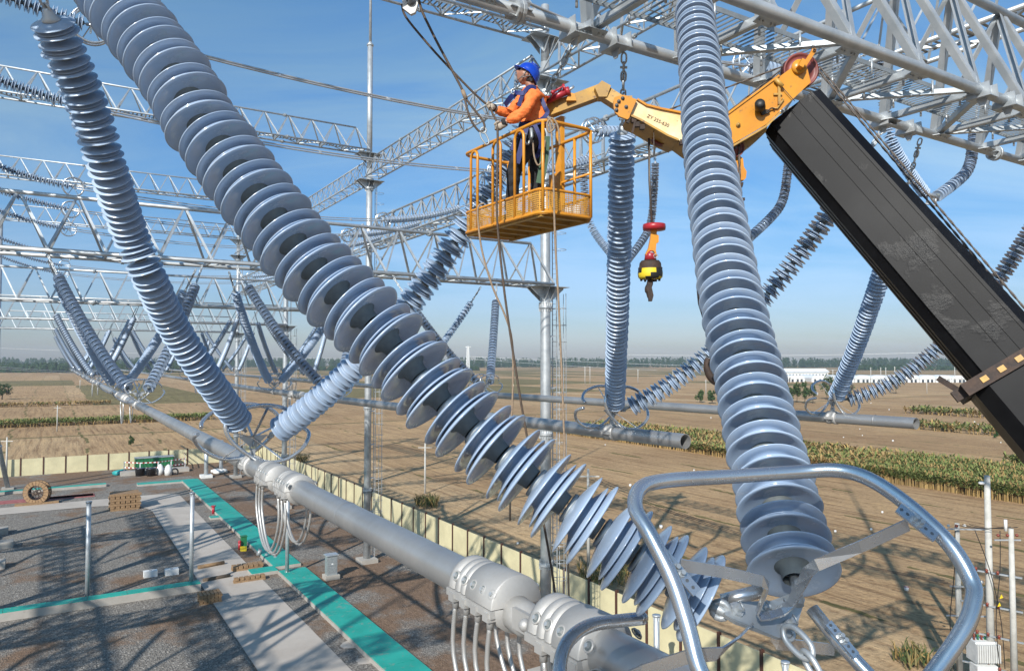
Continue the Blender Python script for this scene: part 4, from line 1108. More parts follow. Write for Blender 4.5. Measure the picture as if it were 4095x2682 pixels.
def hoop(x, y0, y1, top):
    c = (y0 + y1) / 2; r = (y1 - y0) / 2
    pts = [Vector((x, y0, .03)), Vector((x, y0, top - r))] + [Vector((x, c - r * math.cos(math.radians(a)), top - r + r * math.sin(math.radians(a)))) for a in range(20, 161, 20)] + [Vector((x, y1, top - r)), Vector((x, y1, .03))]
    m = mb('yellow').tube(pts, .0165, 10); bpart('guard_hoop', m)
for y0, y1 in ((.33, .50), (.78, .94), (1.27, 1.42)): hoop(0, y0, y1, HT - .015)
for x, y in ((.03, .03), (LX - .03, .02), (LX - .0, .33), (LX, 1.2), (LX - .05, LY - .02), (.2, LY)):
    bpart('post', mb('yellow').tube([(x, y, .03), (x, y, HT)], .0175, 10))
m = mb('yellow').tube([(LX, .03, .52), (LX, LY - .05, .52)], .014, 8); bpart('mid_rail', m)
m = mb('yellow').box((LX + .02, .62, .66), (.05, .11, 1.26)).box((LX - .02, .66, .42), (.012, .22, .45)); bpart('mounting_column', m)
m = mb('white').box((LX - .035, .35, .14), (.01, .3, .14)); m.mat('strap_green').box((.25, .75, .12), (.28, .08, .10), (Vector((1, .3, 0)).normalized(), Vector((-.3, 1, 0)).normalized(), Z)); bpart('tool_bag', m)
# ropes and shackle
rl = solo('lifting_rope', mb('rope_dark').tube(smoothpath([at(419, -40, 7.9), at(419, 0, 7.9), at(431, 30, 7.9), at(452, 70, 7.9), at(462, 89, 7.9), at(464.5, 97, 7.9)], 5), .014, 8).tube(smoothpath([at(464.5, 97, 7.9), at(474, 109, 7.9), at(483, 121, 7.9), at(484.5, 128, 7.9), at(482, 131, 7.9), at(478, 130, 7.9), at(471, 120, 7.88), at(467, 108, 7.88), at(464.5, 97, 7.9)], 5), .012, 8), 'black rope from the block ending in an eye loop shackled to the basket rail', 'rope')
m = mb('rope_light').tube([at(462.5, 90, 7.9), at(466, 99, 7.9)], .022, 8); part('splice', m, rl)
m = mb('galv_cap'); m.torus(at(483.5, 130, 7.9), Vector((0, 1, 0)), .03, .009, 16, 6); m.tube(smoothpath([at(480, 131, 7.9), at(481, 137, 7.9), at(486, 144, 7.9), at(489, 142, 7.9), at(487, 136, 7.9), at(483, 130, 7.9)], 4), .008, 8); part('shackle', m, rl)
solo('pull_rope', mb('rope_dark').tube(smoothpath([at(402, 4, 7.9), at(406, 17, 7.92), at(428, 44, 7.96), at(447, 65, 8.0), at(470, 89, 8.05), at(484, 102, 8.1), at(488.5, 105, 8.1), at(492, 112, 8.02), at(496, 120, 7.9), at(497.5, 127, 7.82), at(497.6, 160, 7.8), at(497, 215, 7.78), at(503, 280, 7.78), at(512, 345, 7.78), at(525, 425, 7.78), at(545, 530, 7.78), at(556, 600, 7.78), at(563, 680, 7.78)], 5), .0125, 8), 'dark rope the worker pulls, running down past the basket', 'rope')
bl = thing('pulley_block', at(410, 5, 7.9), 'beige rope block hanging at the top edge above the crossed ropes', 'pulley')
m = mb('white').plate([at(402, -6, 7.9), at(419, -6, 7.9), at(418, 5, 7.9), at(415.5, 13, 7.9), at(411, 15, 7.9), at(403, 9, 7.9)], Vector((0, .05, 0))); part('cheek', m, bl)
part('sheave', mb('steel_dark').lathe([(0, .05), (.02, .05), (.03, .02), (.05, .02), (.05, -.02)], at(411, 1, 7.87), Vector((0, -1, 0)), 14), bl)
solo('tag_line', mb('rope_light').tube(smoothpath([at(548, 118, 7.42), at(550, 124, 7.40), at(552, 140, 7.39), at(553.5, 180, 7.39), at(555, 235, 7.4), at(559, 310, 7.4), at(562, 380, 7.4), at(565, 460, 7.4), at(568, 560, 7.4), at(570, 660, 7.4)], 5), .011, 7).tube(smoothpath([at(548, 117, 7.40), at(552, 122, 7.39), at(554, 128, 7.39), at(549, 132, 7.39), at(547, 124, 7.39), at(551, 118, 7.4), at(556, 122, 7.4), at(559, 132, 7.4), at(559.5, 145, 7.4)], 4), .011, 7), 'beige knotted rope hanging from the basket corner straight down', 'rope')
solo('tag_line', mb('rope_light').tube(smoothpath([at(484, 203, 7.9), at(478.5, 206, 7.9), at(478, 220, 7.9), at(482, 250, 7.9), at(492, 285, 7.9), at(505, 315, 7.9), at(512, 340, 7.9), at(513, 380, 7.9), at(511, 440, 7.9), at(510, 520, 7.9)], 5), .011, 7), 'beige rope hanging slack from the left end of the basket skirt', 'rope')

# ------------------------------------------------------------------ worker
PY = 8.05
def pw(u, v, y=PY): return at(u, v, y)
per = thing('person', Vector((.2, PY, H + 1.55)), 'person in blue helmet and orange jacket looking up and pulling a rope', 'person')
def skin(vs, es, rad, mat, name, sub=2, extra=None, sm=True, root=0):
    me = bpy.data.meshes.new(name); me.from_pydata([tuple(v) for v in vs], es, [])
    o = bpy.data.objects.new(name, me); COL.objects.link(o)
    md = o.modifiers.new('s', 'SKIN'); md.use_smooth_shade = True
    for i, r in enumerate(rad):
        r = (r, r) if not isinstance(r, tuple) else r
        me.skin_vertices[0].data[i].radius = r; me.skin_vertices[0].data[i].use_root = (i == root)
    if sub: sd = o.modifiers.new('d', 'SUBSURF'); sd.levels = sub; sd.render_levels = sub
    bpy.context.view_layer.update()
    dg = bpy.context.evaluated_depsgraph_get(); m2 = bpy.data.meshes.new_from_object(o.evaluated_get(dg))
    bpy.data.objects.remove(o); bpy.data.meshes.remove(me)
    m2.materials.clear(); m2.materials.append(M[mat])
    for p in m2.polygons: p.use_smooth = True; p.material_index = 0
    return m2
def addmesh(name, me, par, label=None):
    o = bpy.data.objects.new(name, me); COL.objects.link(o); o.parent = par
    w = wloc(par)
    for v in me.vertices: v.co = v.co - w
    if label: o['label'] = label
    return o
S_n = pw(532.5, 93, 7.90); S_f = pw(527.5, 93, 8.24)
EL_n = pw(524.5, 113, 7.80); EL_f = pw(508.5, 114.5, 8.24)
HN = pw(499.5, 124.5, 7.84); HF = pw(489.5, 105.5, 8.10)
PEL = pw(534, 131, 8.07)
K_n = pw(513.5, 170, 8.10); K_f = pw(537, 172, 8.26)
A_n = pw(511, 214, 8.27); A_f = pw(538, 213, 8.38)
HC = pw(526.5, 75.5, 8.07)            # head centre
NB = pw(532, 88.5, 8.07)
tilt = math.radians(37)
hf = Vector((-math.cos(tilt), -.10, math.sin(tilt))).normalized(); hs_ = hf.cross(Z).normalized(); hu = hs_.cross(hf).normalized()
if hu.z < 0: hu = -hu
def hp(f, s, u): return HC + hf * f + hs_ * s + hu * u
# body surface
vs = [PEL, pw(533.5, 118, 8.07), pw(531.5, 104, 8.07), pw(531.5, 94, 8.07), NB, HC + hf * -.02 - hu * .03, S_n, EL_n, HN, S_f, EL_f, HF, pw(531, 136, 7.98), K_n, A_n, A_n + Vector((-.12, 0, -.05)), pw(537, 136, 8.16), K_f, A_f, A_f + Vector((-.12, 0, -.05))]
es = [(0, 1), (1, 2), (2, 3), (3, 4), (4, 5), (3, 6), (6, 7), (7, 8), (3, 9), (9, 10), (10, 11), (0, 12), (12, 13), (13, 14), (14, 15), (0, 16), (16, 17), (17, 18), (18, 19)]
rad = [.09, .08, .08, .065, .052, .05, .03, .03, .026, .03, .03, .026, .06, .045, .035, .03, .06, .045, .035, .03]
bodym = skin(vs, es, rad, 'skin', 'body')
hm = MB().mat('skin'); SG, RW = 48, 36
def headr(a, b_):
    # a: polar from up, b: azimuth from face direction
    f = math.sin(a) * math.cos(b_); s = math.sin(a) * math.sin(b_); u = math.cos(a)
    F_, S_, U_ = (.092 if f > 0 else .102), .076, (.118 if u > 0 else .112)
    if u < -.2: F_ *= 1 + (.06 if f > 0 else -.25) ; S_ *= 1 - .32 * min(1, (-u - .2) / .8)
    p = [f * F_, s * S_, u * U_]
    g = lambda x, c, w: math.exp(-((x - c) / w) ** 2)
    fr = max(0, f)
    sz = p[1]; uz = p[2]
    p[0] += fr * .026 * g(sz, 0, .013) * g(uz, -.030, .020)           # nose tip
    p[0] += fr * .013 * g(sz, 0, .009) * g(uz, -.004, .028)          # bridge
    p[0] += fr * .008 * g(uz, .026, .012) * (g(sz, .03, .02) + g(sz, -.03, .02))   # brow
    p[0] -= fr * .009 * g(uz, .006, .012) * (g(sz, .031, .015) + g(sz, -.031, .015))
    p[0] += fr * .012 * g(sz, 0, .022) * (g(uz, -.060, .0055) + g(uz, -.073, .006))  # lips
    p[0] -= fr * .006 * g(sz, 0, .022) * g(uz, -.0665, .003)
    p[0] += fr * .015 * g(sz, 0, .022) * g(uz, -.098, .012)          # chin
    p[0] += fr * .004 * (g(sz, .042, .018) + g(sz, -.042, .018)) * g(uz, -.028, .02)
    p[1] += math.copysign(.006 * g(uz, -.02, .03) * g(p[0], .045, .03), sz)
    return hp(*p)
rg_ = [hm.add([headr(math.pi * i / RW, 2 * math.pi * j / SG) for j in range(SG)]) for i in range(RW + 1)]
for a, b_ in zip(rg_, rg_[1:]):
    for j in range(SG): hm.face([a + j, b_ + j, b_ + (j + 1) % SG, a + (j + 1) % SG], True)
for sg in (-1, 1):
    c = hp(-.012, sg * .078, -.012)
    hm.torus(c, hs_ + hf * .3 * 0, .021, .007, 14, 6); hm.ball(c + hf * .004 - hu * .004, .015, 8)
k0 = len(bodym.vertices)
hmesh = hm.mesh('tmp')
import bmesh
bm = bmesh.new(); bm.from_mesh(bodym); bm.from_mesh(hmesh); bm.to_mesh(bodym); bm.free()
for p in bodym.polygons: p.use_smooth = True
body = addmesh('body', bodym, per)
m = mb('lips').tube(smoothpath([hp(.090, -.022, -.0665), hp(.100, -.010, -.0665), hp(.1035, 0, -.0665), hp(.100, .010, -.0665), hp(.090, .022, -.0665)], 3), .0035, 6); part('mouth', m, per)
for sg in (-1, 1):
    m = mb('white').ball(hp(.078, sg * .031, .006), .0115, 12); e_ = part('eye', m, per)
    m = mb('black').ball(hp(.087, sg * .0315, .008), .0055, 8); part('pupil', m, e_)
    m = mb('hair').tube(smoothpath([hp(.092, sg * .012, .026), hp(.092, sg * .03, .033), hp(.080, sg * .05, .028)], 3), .0035, 5); part('eyebrow', m, per)
m = mb('hair')
for i in range(5): m.tube(smoothpath([hp(-.03 - i * .012, s_, -.005 - i * .008) for s_ in (-.076, -.07)], 1), .012, 6)
m.ball(hp(-.055, 0, -.01), .082, 16, (1, .9, .8)); part('hair', m, per)
# helmet
hm = mb('helmet'); HU = (hu + hf * -.05).normalized()
hc_ = hp(-.008, 0, .035)
def dome(a, b_, g=0):
    f = math.sin(a) * math.cos(b_); s = math.sin(a) * math.sin(b_); u = math.cos(a)
    rf = .132 + g; rs = .108 + g; ru = .112 + g
    u2 = u * ru + .006 * math.exp(-(s / .22) ** 2)
    drop = 0
    return hc_ + hf * (f * rf) + hs_ * (s * rs) + hu * u2
SGH = 40; rows = []
for i in range(15):
    a = math.radians(i * 97 / 14); rows.append(hm.add([dome(a, 2 * math.pi * j / SGH) - (hu * .03 * max(0, -math.cos(2 * math.pi * j / SGH)) * (i / 14) ** 2) for j in range(SGH)]))
def brimring(ext, dz):
    out = []
    for j in range(SGH):
        b_ = 2 * math.pi * j / SGH; cb_ = math.cos(b_); e_ = ext * (.25 + 1.0 * max(0, cb_) ** 3)
        base = dome(math.radians(97), b_) - hu * .03 * max(0, -cb_)
        out.append(base + hf * (cb_ * e_ * 1.4) + hs_ * (math.sin(b_) * e_ * .8) - hu * (dz + .012 * max(0, cb_)))
    return out
rows.append(hm.add(brimring(.030, .006))); rows.append(hm.add(brimring(.030, .010))); rows.append(hm.add([hc_.lerp(p, .88) for p in brimring(.012, .012)]))
for a, b_ in zip(rows, rows[1:]):
    for j in range(SGH): hm.face([a + j, b_ + j, b_ + (j + 1) % SGH, a + (j + 1) % SGH], True)
for k in (-.035, 0, .035):
    hm.tube([dome(math.radians(x), 0 if x > 0 else math.pi) + hs_ * k * .7 + hu * .002 for x in ()] or [hc_ + hs_ * k + hu * .112 * .99 + hf * .05, hc_ + hs_ * k + hu * .117, hc_ + hs_ * k + hu * .108 - hf * .06], .006, 6)
hel = part('helmet', hm, per, 'blue safety helmet with short peak')
m = mb('steel_dark')
for sg in (-1, 1):
    m.tube(smoothpath([hp(.03, sg * .082, .03), hp(.02, sg * .084, -.03), hp(.03, sg * .066, -.085), hp(.045, sg * .02, -.122)], 4), .005, 6)
    m.tube(smoothpath([hp(-.06, sg * .08, .0), hp(-.02, sg * .084, -.03), hp(.02, sg * .07, -.08)], 4), .005, 6)
m.tube(smoothpath([hp(.045, -.02, -.122), hp(.05, 0, -.128), hp(.045, .02, -.122)], 3), .006, 6)
m.ball(hp(-.085, 0, -.045), .03, 10, (1, 1.5, .8)); part('chin_strap', m, hel)
# jacket
vs = [pw(534.5, 124, 8.07), pw(534, 112, 8.07), pw(532, 101, 8.06), pw(531, 93.5, 8.07), pw(531.5, 89.5, 8.07),
      S_n + Vector((0, .03, -.02)), S_n.lerp(EL_n, .5) + Vector((.005, -.01, 0)), EL_n, EL_n.lerp(HN, .45), EL_n.lerp(HN, .76),
      S_f + Vector((0, -.03, -.02)), S_f.lerp(EL_f, .5), EL_f, EL_f.lerp(HF, .42), EL_f.lerp(HF, .72)]
es = [(0, 1), (1, 2), (2, 3), (3, 4), (3, 5), (5, 6), (6, 7), (7, 8), (8, 9), (3, 10), (10, 11), (11, 12), (12, 13), (13, 14)]
rad = [(.118, .145), (.118, .155), (.122, .16), (.09, .12), .066, .082, .070, .066, .060, .056, .08, .070, .064, .058, .054]
jm = skin(vs, es, rad, 'orange', 'jacket', 3, root=1)
for v in jm.vertices:                                    # folds and creases
    n_ = noise.noise(Vector((v.co.x * 9, v.co.y * 7, v.co.z * 15))) * .019 + abs(noise.noise(Vector((v.co.x * 22 + v.co.z * 14, v.co.y * 16, v.co.z * 30)))) * .014 - .006
    v.co += v.normal * n_
jk = addmesh('jacket', jm, per, 'bright orange work jacket')
m = mb('orange').tube(smoothpath([pw(526.5, 90.5, 7.99), pw(525.5, 90, 8.07), pw(526.5, 90.0, 8.15), pw(532, 87.4, 8.19), pw(536.5, 86.8, 8.07), pw(532, 87.8, 7.96)], 4, True), .017, 8, closed=True)
part('collar', m, jk)
for E_, H_ in ((EL_n, HN), (EL_f, HF)):
    m = mb('trousers').tube([E_.lerp(H_, .74), E_.lerp(H_, .90)], [.046, .040], 14); part('cuff', m, jk)
# trousers
hipn = pw(531, 135, 7.97); hipf = pw(538, 135, 8.16)
vs = [pw(535.5, 126, 8.07), hipn, hipn.lerp(K_n, .5), K_n, K_n.lerp(A_n, .5), A_n, hipf, hipf.lerp(K_f, .5), K_f, K_f.lerp(A_f, .5), A_f, pw(535.5, 121, 8.07)]
es = [(11, 0), (0, 1), (1, 2), (2, 3), (3, 4), (4, 5), (0, 6), (6, 7), (7, 8), (8, 9), (9, 10)]
rad = [(.125, .15), .118, .108, .086, .080, .080, .118, .104, .086, .080, .080, (.12, .145)]
tm = skin(vs, es, rad, 'trousers', 'trousers', 3)
for v in tm.vertices: v.co += v.normal * (noise.noise(Vector((v.co.x * 10, v.co.y * 10, v.co.z * 14))) * .016)
addmesh('trousers', tm, per, 'baggy black trousers')
for A_ in (A_n, A_f):
    m = mb('black').ball(A_ + Vector((-.07, 0, -.055)), .11, 16, (1.25, .48, .42)); m.tube([A_ + Vector((0, 0, .06)), A_ + Vector((0, 0, -.06))], .05, 12); part('boot', m, per)
# harness
m = mb('navy')
def band(pts, w, par=per, nm='harness_strap', mat='navy', th=.006, face=Vector((0, -1, 0))):
    P = smoothpath(pts, 4); m = mb(mat); k0 = 0; prev = None
    for i, p in enumerate(P):
        d = (P[min(i + 1, len(P) - 1)] - P[max(i - 1, 0)]).normalized(); s_ = d.cross(face).normalized(); f_ = s_.cross(d).normalized()
        a = m.add([p + s_ * w / 2 + f_ * th / 2, p - s_ * w / 2 + f_ * th / 2, p - s_ * w / 2 - f_ * th / 2, p + s_ * w / 2 - f_ * th / 2])
        if prev is not None:
            for j in range(4): m.face([prev + j, prev + (j + 1) % 4, a + (j + 1) % 4, a + j])
        prev = a
    m.face([0, 1, 2, 3]); m.face([prev + j for j in (3, 2, 1, 0)])
    return part(nm, m, par)
band([pw(536, 88, 7.93), pw(530, 86.5, 7.905), pw(524, 92, 7.87), pw(520.5, 100, 7.885), pw(519, 106, 7.90)], .045)
band([pw(524, 93, 7.86), pw(517, 92.5, 7.9), pw(513, 92, 8.0)], .05)
band([pw(517, 92, 7.92), pw(510, 98, 8.0), pw(505, 105, 8.13)], .06)
band([pw(541, 97, 7.97), pw(545, 107, 7.95), pw(547.5, 112, 7.96), pw(543, 118, 7.95), pw(536, 122, 7.90)], .045)
band([pw(519, 124, 7.96), pw(528, 124.5, 7.90), pw(538, 122, 7.89), pw(546, 120.5, 7.97)], .055)
band([pw(534, 123, 7.88), pw(538, 132, 7.875), pw(541, 142, 7.90), pw(539, 152, 7.94), pw(536, 157, 8.0)], .045)
band([pw(527, 124, 7.88), pw(523, 140, 7.865), pw(520, 152, 7.87), pw(517, 163, 7.88)], .06)
band([pw(522, 126, 7.9), pw(516, 138, 7.90), pw(512, 150, 7.90)], .045)
m = mb('alu_bright').torus(pw(514, 91.2, 7.87), Vector((0, 1, 0)), .030, .006, 16, 6, (math.pi * .5, math.pi * 1.5), Vector((1, 0, 0))); m.tube([pw(514, 88.7, 7.87), pw(514, 93.8, 7.87)], .005, 6); part('chest_ring', m, per)
m = mb('galv_cap').tube(smoothpath([pw(526, 133, 7.84), pw(525, 141, 7.84), pw(528, 144, 7.84), pw(530, 139, 7.84)], 3), .012, 8).tube([pw(531, 128, 7.84), pw(532, 136, 7.84), pw(530, 141, 7.84)], .018, 8); part('carabiner', m, per)
m = mb('rope_light').tube(smoothpath([pw(533, 140, 7.84), pw(534, 155, 7.84), pw(538, 165, 7.84), pw(543, 158, 7.84), pw(545, 140, 7.86)], 4), .010, 6); part('lanyard', m, per)
band([pw(546, 136, 7.88), pw(544, 160, 7.88), pw(540, 183, 7.9)], .09, nm='green_sling', mat='strap_green')
# gloved hands closed round the rope
def hand(c, axis, palm, wrist, name='glove'):
    axis = axis.normalized(); palm = (palm - axis * palm.dot(axis)).normalized(); o = axis.cross(palm).normalized()
    m = mb('glove')
    # palm block and wrist
    w_dir = (wrist - c).normalized()
    pc = c + palm * .030
    P = smoothpath([c + palm * .026 + w_dir * .005, c + palm * .036 + w_dir * .035, c + w_dir * .085 + palm * .02], 4)
    m.tube(P, [.034 - .0006 * i for i in range(len(P))], 14)
    m.ball(pc, .036, 14, (1, 1, 1.1))
    for k in range(4):
        q = c + axis * ((k - 1.5) * .0215); R0 = .0225; ln = (235, 260, 250, 215)[k]
        pts = [q + (palm * math.cos(math.radians(a)) + o * math.sin(math.radians(a))) * (R0 + (.008 if a < 30 else 0)) for a in range(0, ln, 22)]
        m.tube(smoothpath(pts, 2), [.0112 - .0001 * i for i in range(len(smoothpath(pts, 2)))], 8)
        for pp in (pts[2], pts[5]): m.ball(pp, .0118, 8)
        m.ball(pts[-1], .0098, 8)
    q = c + axis * .044 + palm * .02
    pts = [q, c + axis * .040 - o * .026 + palm * .008, c + axis * .026 - o * .026 - palm * .016, c + axis * .012 - o * .012 - palm * .030]
    P = smoothpath(pts, 4); m.tube(P, .0125, 8); m.ball(P[-1], .0115, 8)
    return part(name, m, per)
rd = (at(496, 120, 7.9) - at(484, 102, 8.1)).normalized()
hand(at(489.5, 106, 8.08), -rd, Vector((1, .25, -.5)), HF.lerp(EL_f, .4))
hand(at(497.5, 126, 7.84), Vector((.05, .1, 1)), Vector((1, 0, .1)), HN.lerp(EL_n, .4))
# ------------------------------------------------------------------ ground
m = mb('field_soil'); 
def gridsheet(m, x0, x1, y0, y1, z, n=1):
    k = m.add([(x0, y0, z), (x1, y0, z), (x1, y1, z), (x0, y1, z)]); m.face([k, k + 1, k + 2, k + 3])
gridsheet(m, -2600, 2600, -600, 2600, 0); struct('ground', m)
def sheet(pts, z, mat, name, kind='structure'):
    m = mb(mat); k = m.add([Vector((p.x, p.y, z)) for p in pts]); m.face([k + i for i in range(len(pts))])
    if (Vector(m.v[1]) - Vector(m.v[0])).cross(Vector(m.v[2]) - Vector(m.v[1])).z < 0: m.f[0].reverse()
    return struct(name, m, kind)
sheet([W(-30, -60, 0), W(-30, 30.9, 0), W(134.5, 30.9, 0), W(134.5, -60, 0)], .02, 'yard_gravel', 'yard_gravel')
# concrete road with a curved turn to the left
rd_ = [W(20, 10.1, 0), W(20, 14.7, 0), W(104, 14.2, 0)]
for a in range(0, 91, 15): rd_.append(W(104 + 2.5 * math.sin(math.radians(a)), 11.7 + 2.5 * math.cos(math.radians(a)), 0))
rd_ += [W(106.5, -50, 0), W(101.8, -50, 0), W(101.8, 3, 0)]
for a in range(0, 91, 15): rd_.append(W(101.8 - 7 + 7 * math.cos(math.radians(a)), 3 + 7 * math.sin(math.radians(a)), 0))
sheet(rd_, .06, 'slab', 'road')
# trench covers
def cover(name, label, runs, h=.32, wall=.10):
    t = thing(name, W(*runs[0][:1], runs[0][2], 0), label, 'trench cover', 'teal covered cable trenches')
    for (s0, s1, a, b_) in runs:
        m = mb('concrete').box(W((s0 + s1) / 2, (a + b_) / 2, h / 2 + .01), (abs(b_ - a), abs(s1 - s0), h), (N, D, Z)); part('trench_wall', m, t)
        along = abs(s1 - s0) > abs(b_ - a)
        L = max(abs(s1 - s0), abs(b_ - a)); n = max(1, int(L / 2.4)); m = mb('teal')
        for k in range(n):
            if along: c = W(s0 + (s1 - s0) * (k + .5) / n, (a + b_) / 2, h + .035); sz = (abs(b_ - a) - .14, abs(s1 - s0) / n - .045, .05)
            else: c = W((s0 + s1) / 2, a + (b_ - a) * (k + .5) / n, h + .035); sz = (abs(b_ - a) / n - .02, abs(s1 - s0) - .14, .05)
            m.box(c + Z * U(-.010, .010) + N * U(-.012, .012), sz, (N, D, Z))
        part('cover_plates', m, t)
cover('trench_cover', 'long teal trench cover running away beside the pale concrete road', [(22, 61.8, 15.9, 18.2), (63.2, 116, 15.9, 18.2), (62.0, 63.6, 13.9, 16.0)[:4]], .25)
cover('trench_cover', 'short teal cover stub pointing left near the red post', [(86.5, 87.6, 14.9, 15.95)], .2)
cover('trench_cover', 'teal cover arm turning left at the far end of the long trench', [(114.6, 116.2, 10.2, 15.9)], .25)
cover('trench_cover', 'raised teal topped trench on pale blocks behind the two steel posts', [(60.4, 61.5, -20, 9.8)], .55)
cover('trench_cover', 'narrow teal topped trench behind the cable drum', [(117, 118.1, -30, 6.5)], .35)
# steel posts
def spost(u, v, vt, label):
    b0 = gnd(u, v); hgt = (v - vt) * b0.y / F
    t = thing('steel_post', b0, label, 'post', 'galvanised equipment posts')
    part('shaft', mb('galv').tube([b0, b0 + Z * hgt], .155, 20), t)
    part('cap_plate', mb('galv').lathe([(0, .03), (.22, .03), (.22, -.02), (.155, -.03)], b0 + Z * hgt, Z, 20), t)
    m = mb('galv').box(b0 + Z * .03, (.55, .55, .05), (N, D, Z))
    for k in range(8):
        a = k * math.pi / 4; d = Vector((math.cos(a), math.sin(a), 0)); m.plate([b0 + d * .155 + Z * .05, b0 + d * .28 + Z * .05, b0 + d * .155 + Z * .4], d.cross(Z) * .012)
    for k in range(8):
        a = k * math.pi / 4; d = Vector((math.cos(a), math.sin(a), 0)); m.plate([b0 + d * .155 + Z * (hgt - .02), b0 + d * .21 + Z * (hgt - .02), b0 + d * .155 + Z * (hgt - .3)], d.cross(Z) * .012)
    part('base_plate', m, t)
    return t
spost(87, 602, 503, 'left of the two free standing galvanised posts on the raised teal trench')
spost(191, 588.5, 494, 'galvanised post at the right end of the raised teal trench, beside the road')
spost(287, 575, 478, 'galvanised post standing by the long teal cover, partly behind the bus tube loops')
spost(657, 700, 617, 'short post with square blue cap right of the near ring tube')
spost(786, 716, 663, 'blue capped post at the bottom edge under the chain')
for (u, v, vt, l) in ((206, 477, 445, 'post in a white footing under the left corona ring at the far yard end'), (221, 472, 440, 'post with white sacks at its foot at the far yard end'), (87 , 468, 459, 'low white pipe stub standing by the far fence')):
    b0 = gnd(u, v); t = thing('steel_post', b0, l, 'post'); part('shaft', mb('galv').tube([b0, b0 + Z * ((v - vt) * b0.y / F)], .3 if u > 90 else .1, 14), t); part('footing', mb('white').box(b0 + Z * .2, (1.6, 1.6, .5), (N, D, Z)), t)
m = mb('white')
for k in range(14): 
    p = gnd(219 + U(-5, 5), 473 + U(-1.5, 1)); m.ball(p + Z * .3, U(.4, .7), 7, (1.3, 1, .6))
solo('sack_pile', m, 'heap of white sacks round the foot of a far post', 'sacks')
# low trench stub with blue lid near fence
b0 = gnd(88, 466); t = thing('manhole', b0, 'small white pit with teal lid in front of the far fence', 'pit'); part('wall', mb('white').box(b0 + Z * .35, (4.2, 2, .7), (N, D, Z)), t); part('lid', mb('teal').box(b0 + Z * .74, (4.4, 2.2, .06), (N, D, Z)), t)
# fences
def fence(A, B, label, tv):
    t = thing('yard_fence', A, label, 'fence'); d = (B - A); L = d.length; d.normalize(); n = int(L / 2.85); st_ = L / n; side = d.cross(Z)
    for k in range(n):
        a, b_ = A + d * (k * st_ + .1), A + d * ((k + 1) * st_ - .1)
        m = mb('fence_panel').bar(a + Z * 1.28, b_ + Z * 1.28, .06, 2.56)
        for j in range(1, 4): m.bar(a + Z * (j * .64) , b_ + Z * (j * .64), .075, .02)
        near = (a.length < 75)
        if near:
            for j in range(1, 32):
                if j % 8: m.bar(a + Z * (j * .08), b_ + Z * (j * .08), .066, .012)
        if k < 98: part('panel', m, t)
        else: part('panel', m, t)
    for k in range(n + 1):
        p = A + d * (k * st_); m = mb('fence_post')
        m.box(p + side * .07 + Z * 1.36, (.2, .015, 2.72), (d, side, Z)).box(p - side * .07 + Z * 1.36, (.2, .015, 2.72), (d, side, Z)).box(p + Z * 1.36, (.015, .13, 2.72), (d, side, Z))
        part('post', m, t)
fence(W(-3, 31.1, 0), W(134.6, 31.1, 0), 'cream panel fence with brown posts running away along the right side of the yard', 0)
fence(W(134.6, 31.1, 0), W(134.6, -42, 0), 'cream panel fence with brown posts across the back of the yard', 0)
# cabinets, drum, timber
b0 = gnd(331, 578); t = thing('electrical_cabinet', b0, 'grey steel control cabinet on a pale plinth beside the teal cover', 'cabinet')
part('plinth', mb('concrete').box(b0 + Z * .18, (1.15, 1.0, .36), (N, D, Z)), t)
part('cabinet_body', mb('galv_cap').box(b0 + Z * 1.12, (.82, .62, 1.55), (N, D, Z)), t); part('roof', mb('galv').plate([b0 + Z * 1.9 - N * .5 - D * .4, b0 + Z * 1.9 + N * .5 - D * .4, b0 + Z * 2.02, ], D * .01).box(b0 + Z * 1.93, (1.0, .8, .08), (N, D, Z)), t)
for z in (.8, 1.3): part('door', mb('galv_cap').box(b0 + Z * z - D * .32, (.7, .02, .42), (N, D, Z)), t)
part('nameplate', mb('white').box(b0 + Z * 1.25 - D * .335, (.15, .01, .1), (N, D, Z)), t)
b0 = gnd(243.5, 547.5); t = thing('electrical_cabinet', b0, 'small dark green cabinet beside the road with red hydrants in front', 'cabinet')
part('cabinet_body', mb('green_metal').box(b0 + Z * .55, (.5, .45, 1.1), (N, D, Z)), t); part('roof', mb('green_metal').box(b0 + Z * 1.13, (.6, .55, .06), (N, D, Z)), t)
for u, v in ((239.5, 549),):
    b0 = gnd(u, v); t = thing('hydrant', b0, 'red hydrant beside the small green cabinet', 'hydrant'); part('barrel', mb('redbright').tube([b0, b0 + Z * .7], .12, 12), t); part('bonnet', mb('redbright').ball(b0 + Z * .72, .16, 10), t)
b0 = gnd(213.3, 513.3); t = thing('hydrant', b0, 'red post at the tip of the short teal cover stub', 'hydrant'); part('barrel', mb('redbright').tube([b0, b0 + Z * .85], .16, 12), t); part('bonnet', mb('redbright').box(b0 + Z * .9, (.42, .42, .12)), t)
m = mb('yellow_flag')
for k in range(5): m.bar(gnd(241 + k * 1.2, 551) + Z * .05, gnd(240.5 + k * 1.4, 549) + Z * .3, .1, .03)
solo('barrier_board', m, 'yellow barrier boards lying in front of the small green cabinet', 'barrier')
